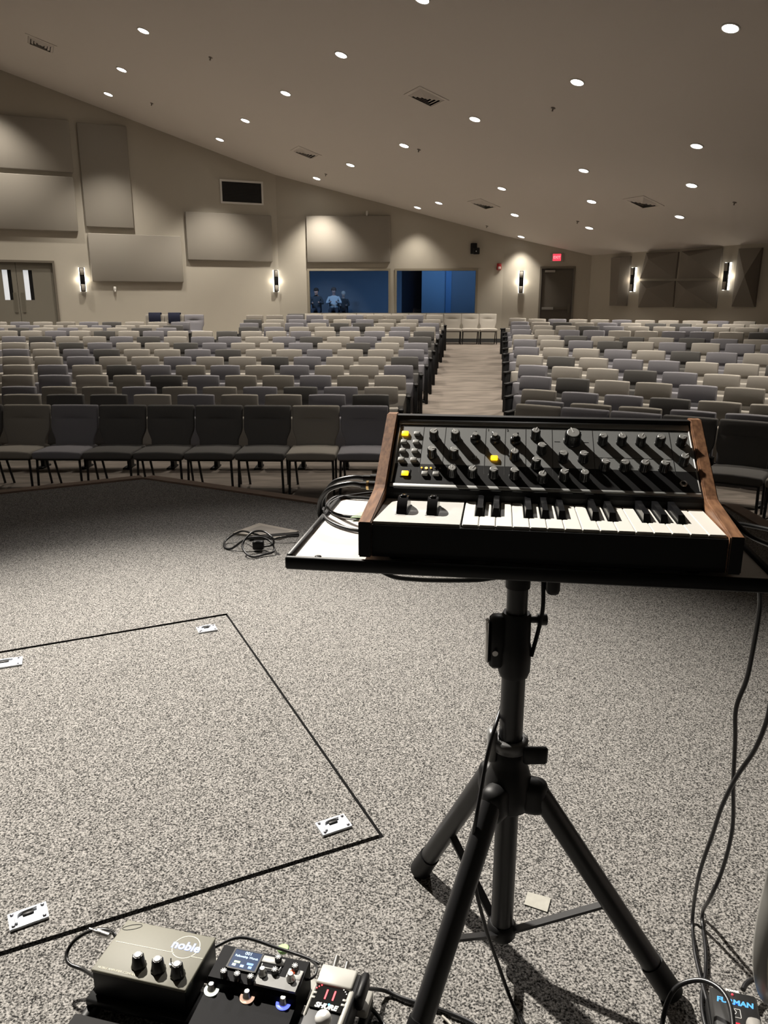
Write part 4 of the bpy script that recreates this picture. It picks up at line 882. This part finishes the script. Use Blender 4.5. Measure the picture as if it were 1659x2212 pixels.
for k in range(4): ST.box((-.0052, -.0005, .0114), (.0052, .0005, .0122), Matrix.Rotation(k*math.pi/4, 4, 'Z'))
ST = ST.mesh('star_mark', M_prn)
for x, y in ((483, 2096), (512, 2102), (541, 2108), (601, 2066), (593, 2093), (637, 2085)):
    p = hx_l(x, y, .115); o = inst('knob', EK, hx, T((p.x, p.y, HH - .002))); inst('star_mark', ST, o)
# grey strip with two switches
q = [hx_l(558, 2101), hx_l(640, 2087), hx_l(640, 2130), hx_l(550, 2110)]
gx0, gx1 = hx_l(560, 2100).x, Lh - .003; MB().box((gx0, -.067, HH - .004), (gx1, -.044, HH + .001)).build('switch_plate', mat('plate_grey', (.14, .14, .135), .4), hx)
MB().rbox((hx_l(626, 2090).x, -.044, HH - .003), (gx1, -.024, HH + .0015), .001, 1).build('display_tile', mat('tile_white', (.5, .5, .48), .4), hx)
p = hx_l(633, 2096); MB().box((p.x - .004, -.040, HH + .0015), (p.x + .005, -.028, HH + .0022)).build('red_mark', mat('red_orange', (.8, .12, .05), .5, emit=(1, .15, .05), es=.6), hx)
p = hx_l(595, 2072); MB().rbox((p.x - .022, -.022, HH - .004), (p.x + .018, -.008, HH + .0008), .001, 1).build('label_plate', mat('plate_pale', (.35, .35, .34), .4), hx)
MB().tube([(p.x - .018, -.026, HH + .001), (p.x - .017, -.034, HH + .002), (p.x + .015, -.034, HH + .002), (p.x + .016, -.026, HH + .001)], .0008, 5, sub=1).build('icon_outline', M_prn, hx)
FS = MB().lathe([(.0075, 0), (.0075, .004), (.0052, .006), (.0052, .0125), (.004, .014)], 16).mesh('footswitch', M_steel)
for x, y in ((567, 2100), (628, 2112)): p = hx_l(x, y, .110); inst('footswitch', FS, hx, T((p.x, p.y, HH)))
for x, y, col, es in ((457, 2138, (.95, 1, .85), 1.6), (534, 2154, (1, .66, .48), .9), (612, 2168, (.12, .16, 1), 2.2)):
    p = hx_l(x, y, .085); z_ = HH - .0205 - (abs(p.y) - .074) * .08
    o = inst('footswitch', FS, hx, T((p.x, p.y, z_)))
    inst('light_ring', MB().lathe([(.0076, .0015), (.0125, .0015), (.0125, 0)], 24, cap=False).mesh('light_ring', mat('ring_glow', col, .5, emit=col, es=es)), o)
# tuner receiver pedal
Mr, Lr = pxframe((696, 2082), (784, 2101), .095)
tn = thing('tuner_receiver_pedal', 'grey metal tuner receiver pedal showing red 11 on black display', 'tuner pedal', M=Mr @ T((0, 0, -(.095 - BZ))))
RH = .095 - BZ
def tn_l(x, y, z=.095): return Mr.inverted() @ gp(x, y, z)
M_gal2 = mat('grey_enamel', (.40, .39, .355), .45)
MB().rbox((0, -.165, 0), (Lr, 0, RH - .004), .004, 2).build('pedal_body', M_black, tn)
MB().rbox((.001, -.040, RH - .008), (Lr - .008, .0, RH + .003), .004, 2).rbox((Lr - .014, -.115, RH - .008), (Lr - .004, -.036, RH - .001), .003, 1).rbox((.0, -.10, RH - .008), (.006, -.036, RH - .001), .003, 1).build('top_cover', M_gal2, tn)
dT, dB = tn_l(719, 2119).y, tn_l(705, 2181).y
dsp = MB().box((.006, dB, RH - .006), (Lr - .014, dT, RH - .001)).build('display', mat('display_black', (.006, .006, .006), .15), tn)
M_rled = mat('red_led', (1, .05, .05), .5, emit=(1, .02, .04), es=3); DZ = RH - .0008
dm = .006 + (Lr - .020) / 2
dmid = tn_l(713, 2150).y; dsh = tn_l(706, 2174).y; dbl = tn_l(698, 2196, .115)
text('display_digits', '11', .027, T((dm, dmid, DZ)), M_rled, dsp, ext=.0002, sx=1.0)
for k in range(13):
    t = R(150 - k * 10); inst('segment_light', MB().lathe([(.0012, 0), (.0012, .0006)], 6).mesh('segment_light', M_rled if k < 7 else M_prn), dsp, T((dm + .030*math.cos(t), dmid - .004 + .026*math.sin(t), DZ)))
MB().lathe([(.002, 0), (.002, .0006)], 8, T((dm + .004, dmid - .017, DZ))).build('blue_light', mat('blue_led', (.1, .5, 1), .5, emit=(.05, .45, 1), es=3), dsp)
text('logo_lettering', 'SHURE', .0125, T((dm, dsh, DZ)), M_prn, dsp, ext=.0002, bold=.0007, shear=.2)
for dx, dy in ((-.026, dmid), (-.026, dmid - .009), (.026, dmid - .003), (.026, dmid - .012)): MB().rbox((dm + dx - .003, dy - .002, DZ), (dm + dx + .003, dy + .002, DZ + .001), .0005, 1).build('side_button', M_gal2, dsp)
MB().lathe([(.008, 0), (.008, .006), (.006, .008), (.006, .012), (.0125, .015), (.0135, .021), (.011, .027), (.005, .030)], 18, T((dbl.x, dbl.y, RH - .004))).build('footswitch', mat('white_switch', (.7, .69, .66), .3), tn)
MB().cyl((.022, -.002, RH - .004), (.022, .018, RH + .004), .005, n=10).cyl((.042, -.002, RH - .006), (.042, .014, RH + .0), .004, n=10).build('antenna_stub', M_steel, tn)
MB().rbox((Lr - .001, -.05, RH - .03), (Lr + .012, .004, RH + .002), .004, 1).build('side_grip', M_black, tn)
# green sticker behind
p = gp(612, 2048, .05); o = MB().lathe([(.010, 0), (.011, .004), (.009, .006)], 16).build('tape_piece', mat('green_dot', (.38, .62, .25), .7)); o.location = (p.x, p.y, BZ); tag(o, 'bright green dot behind the multi-effects pedal', 'tape')
# pedal cables
cable([Mn @ Vector((-.003, -.030, -.022)), gp(240, 2012, .085), gp(200, 2010, .085), gp(163, 2030, .075), gp(144, 2060, .06), gp(150, 2082, .055), gp(180, 2095, .055), Mn @ Vector((.0, -.100, -.035))], .0033, 'black cable looping from the left side of the preamp box', m=mat('cable_gloss', (.02, .02, .02), .2))
pl = thing('jack_plug', 'silver jack plug in the left side of the preamp box', 'plug', gp(236, 2022, .085))
d_ = (Mn.to_3x3() @ Vector((-1, .12, 0))).normalized()
MB().cyl(Vector((0, 0, 0)), d_*.018, .0055, n=12).cyl(d_*.018, d_*.026, .0062, n=12).cyl(d_*.026, d_*.045, .0032, n=10).build('plug_shell', M_steel, pl)
cable([Mn @ Vector((.165, .004, -.03)), gp(520, 2025, .07), gp(600, 2048, .06), gp(660, 2068, .06), gp(690, 2082, .06)], .003, 'thin cable passing behind the multi-effects pedal')
cable([gp(672, 2075, .09), gp(684, 2088, .10), gp(680, 2108, .10), gp(664, 2116, .09), gp(655, 2112, .08)], .0022, 'small patch cable between multi-effects and tuner pedals')
cable([gp(785, 2135, .05), gp(830, 2140, .01), gp(880, 2160, .006), gp(950, 2180, .006), gp(1020, 2210, .006), gp(1060, 2240, .006)], .0036, 'black cable running right from the tuner pedal along the floor')
cable([gp(780, 2152, .05), gp(800, 2175, .02), gp(820, 2200, .006), gp(850, 2245, .006)], .0036, 'short black cable leaving the tuner pedal toward the viewer', m=mat('cable_gloss2', (.02, .02, .02), .2))
cable([gp(955, 2195, .006), gp(975, 2215, .006), gp(990, 2250, .006)], .0025, 'thin pale cable beside the front tripod leg', m=mat('cable_grey', (.4, .38, .34), .5))
# ------------------------------------------------------------------ power conditioner at lower right
Mf, Lf = pxframe((1533, 2128), (1634, 2150), .055)
fu = thing('power_conditioner', 'black power conditioner box with blue lettering at lower right', 'power strip', M=Mf @ T((0, 0, -.055)))
def fu_l(x, y): return Mf.inverted() @ gp(x, y, .055)
MB().rbox((0, -.17, 0), (Lf, 0, .055), .004, 1).build('box_body', mat('box_black', (.022, .022, .022), .4), fu)
MB().rbox((-.003, -.17, .0), (.0, 0, .030), .001, 1).build('side_flange', M_black, fu)
M_fb = mat('furman_blue', (.08, .35, .85), .5, emit=(.1, .4, .9), es=.25)
p = fu_l(1587, 2166); text('logo_lettering', 'FURMAN', .0145, T((p.x, p.y, .0552)), M_fb, fu, ext=.0002, bold=.0006, shear=.15)
p = fu_l(1582, 2141); text('lettering', 'POWER', .0062, T((p.x, p.y, .0552)), M_prn, fu, ext=.0001, bold=.0004)
p = fu_l(1582, 2149); MB().lathe([(.0022, 0), (.002, .0015), (.001, .002)], 10, T((p.x, p.y, .055))).build('power_light', mat('dim_red', (.5, .05, .07), .2, emit=(1, .1, .15), es=.4), fu)
p = fu_l(1588, 2188); fr = MB(); ring(fr, .0045, .0009, .0553, 20, p.x - .003, p.y + .002)
fr.box((p.x - .010, p.y + .008, .055), (p.x + .009, p.y + .0088, .0553)).box((p.x + .0082, p.y - .009, .055), (p.x + .009, p.y + .008, .0553)).box((p.x - .010, p.y - .009, .055), (p.x + .009, p.y - .0082, .0553)); fr.build('printed_icon', M_prn, fu)
p = fu_l(1590, 2216); MB().rbox((p.x - .006, p.y - .008, .054), (p.x + .007, p.y + .004, .060), .002, 1).build('red_switch', mat('red_switch', (.6, .02, .03), .3, emit=(1, .02, .04), es=1), fu)
p = fu_l(1624, 2228); pp = MB().rbox((p.x - .010, p.y - .05, .055), (p.x + .014, p.y + .010, .078), .008, 2).build('power_plug', mat('plug_grey', (.3, .29, .27), .3)); pp.matrix_world = Mf @ T((0, 0, -.055)); tag(pp, 'grey plug standing in the power conditioner', 'plug')
cable([gp(1605, 2138, .03), gp(1612, 2125, .03), gp(1628, 2116, .03), gp(1650, 2118, .03), gp(1675, 2130, .02)], .0045, 'short thick black cable behind the power conditioner')
# bass drum edge at the right
bd = thing('bass_drum', 'dark bass drum whose curved hoop shows at the lower right edge', 'drum', (.808, 1.115, .288))
nv = Vector((-.632, .775, 0)).normalized(); Md = frame((0, 0, 0), Vector((-nv.y, nv.x, 0)), Vector((0, 0, 1)), nv)
MB().lathe([(.262, .0), (.280, .0), (.284, .004), (.284, .036), (.280, .040), (.262, .040), (.258, .036)], 72, Md, cap=False).build('hoop', mat('hoop_grey', (.22, .215, .20), .35), bd)
MB().lathe([(.2845, .012), (.2862, .0135), (.2845, .015)], 72, Md, cap=False).build('hoop_edge', mat('hoop_line', (.62, .58, .48), .3), bd)
MB().lathe([(.258, .018), (.258, .020)], 72, Md).build('drum_head', mat('drum_head', (.16, .14, .13), .5), bd)
MB().lathe([(.255, -.16), (.262, -.16), (.262, .0), (.255, .0)], 72, Md, cap=False).build('shell', mat('shell_dark', (.03, .03, .03), .3), bd)
# ------------------------------------------------------------------ floor things
q = [gp(1132, 1955), gp(1140, 1928), gp(1190, 1942), gp(1182, 1972)]; c_ = sum(q, Vector()) / 4
o = MB().prism([((p - c_).x, (p - c_).y) for p in q][::-1], 0, .0015).build('tape_piece', mat('beige_tape', (.33, .32, .28), .7, noise=.15, nscale=80)); o.location = c_ + Vector((0, 0, .001)); tag(o, 'pale beige tape square on the stage carpet behind the tripod', 'tape')
# floor pocket and coiled cable
q = [gp(503, 1155), gp(560, 1134), gp(645, 1151), gp(603, 1167)]; c_ = sum(q, Vector()) / 4
fp = thing('floor_pocket', 'open floor pocket with metal lid frame near the stage edge', 'floor pocket', c_)
M_lid = mat('lid_metal', (.42, .38, .33), .5, .3); pl_ = [((p - c_).x, (p - c_).y) for p in q][::-1]
MB().prism(pl_, .0, .012).build('lid', M_lid, fp)
MB().prism([(x * .72, y * .66) for x, y in pl_], .012, .0128).build('inset', mat('lid_inset', (.27, .245, .215), .6), fp)
MB().add([(-.10, -.10, .0), (.17, -.02, .0), (.18, -.06, .0), (-.07, -.15, .0), (-.10, -.10, .014), (.17, -.02, .014), (.18, -.06, .014), (-.07, -.15, .014)], [(0,3,2,1),(4,5,6,7),(0,1,5,4),(1,2,6,5),(2,3,7,6),(3,0,4,7)]).build('opening', M_black, fp)
cz_ = lambda x, y, z=.03: gp(x, y, z)
cable([cz_(645, 1158, .03), cz_(610, 1160, .03), cz_(585, 1164, .02), cz_(545, 1152, .08), cz_(520, 1148, .06), cz_(490, 1165, .02), cz_(484, 1180, .01), cz_(500, 1185, .01), cz_(530, 1165, .06), cz_(560, 1160, .06), cz_(585, 1170, .04), cz_(592, 1190, .02), cz_(570, 1198, .01), cz_(545, 1203, .01), cz_(527, 1190, .03), cz_(525, 1172, .06), cz_(545, 1150, .10), cz_(570, 1148, .10), cz_(588, 1162, .08), cz_(590, 1176, .04), cz_(570, 1180, .03), cz_(558, 1178, .03)], .0055, 'tangled black cable coil lying by the floor pocket', 'cable_coil')
p = gp(557, 1178, .03); o = MB().rbox((-.025, -.02, -.02), (.03, .02, .025), .006, 1).build('cable_connector', M_black); o.location = p; tag(o, 'small black connector block on the coiled cable', 'connector')
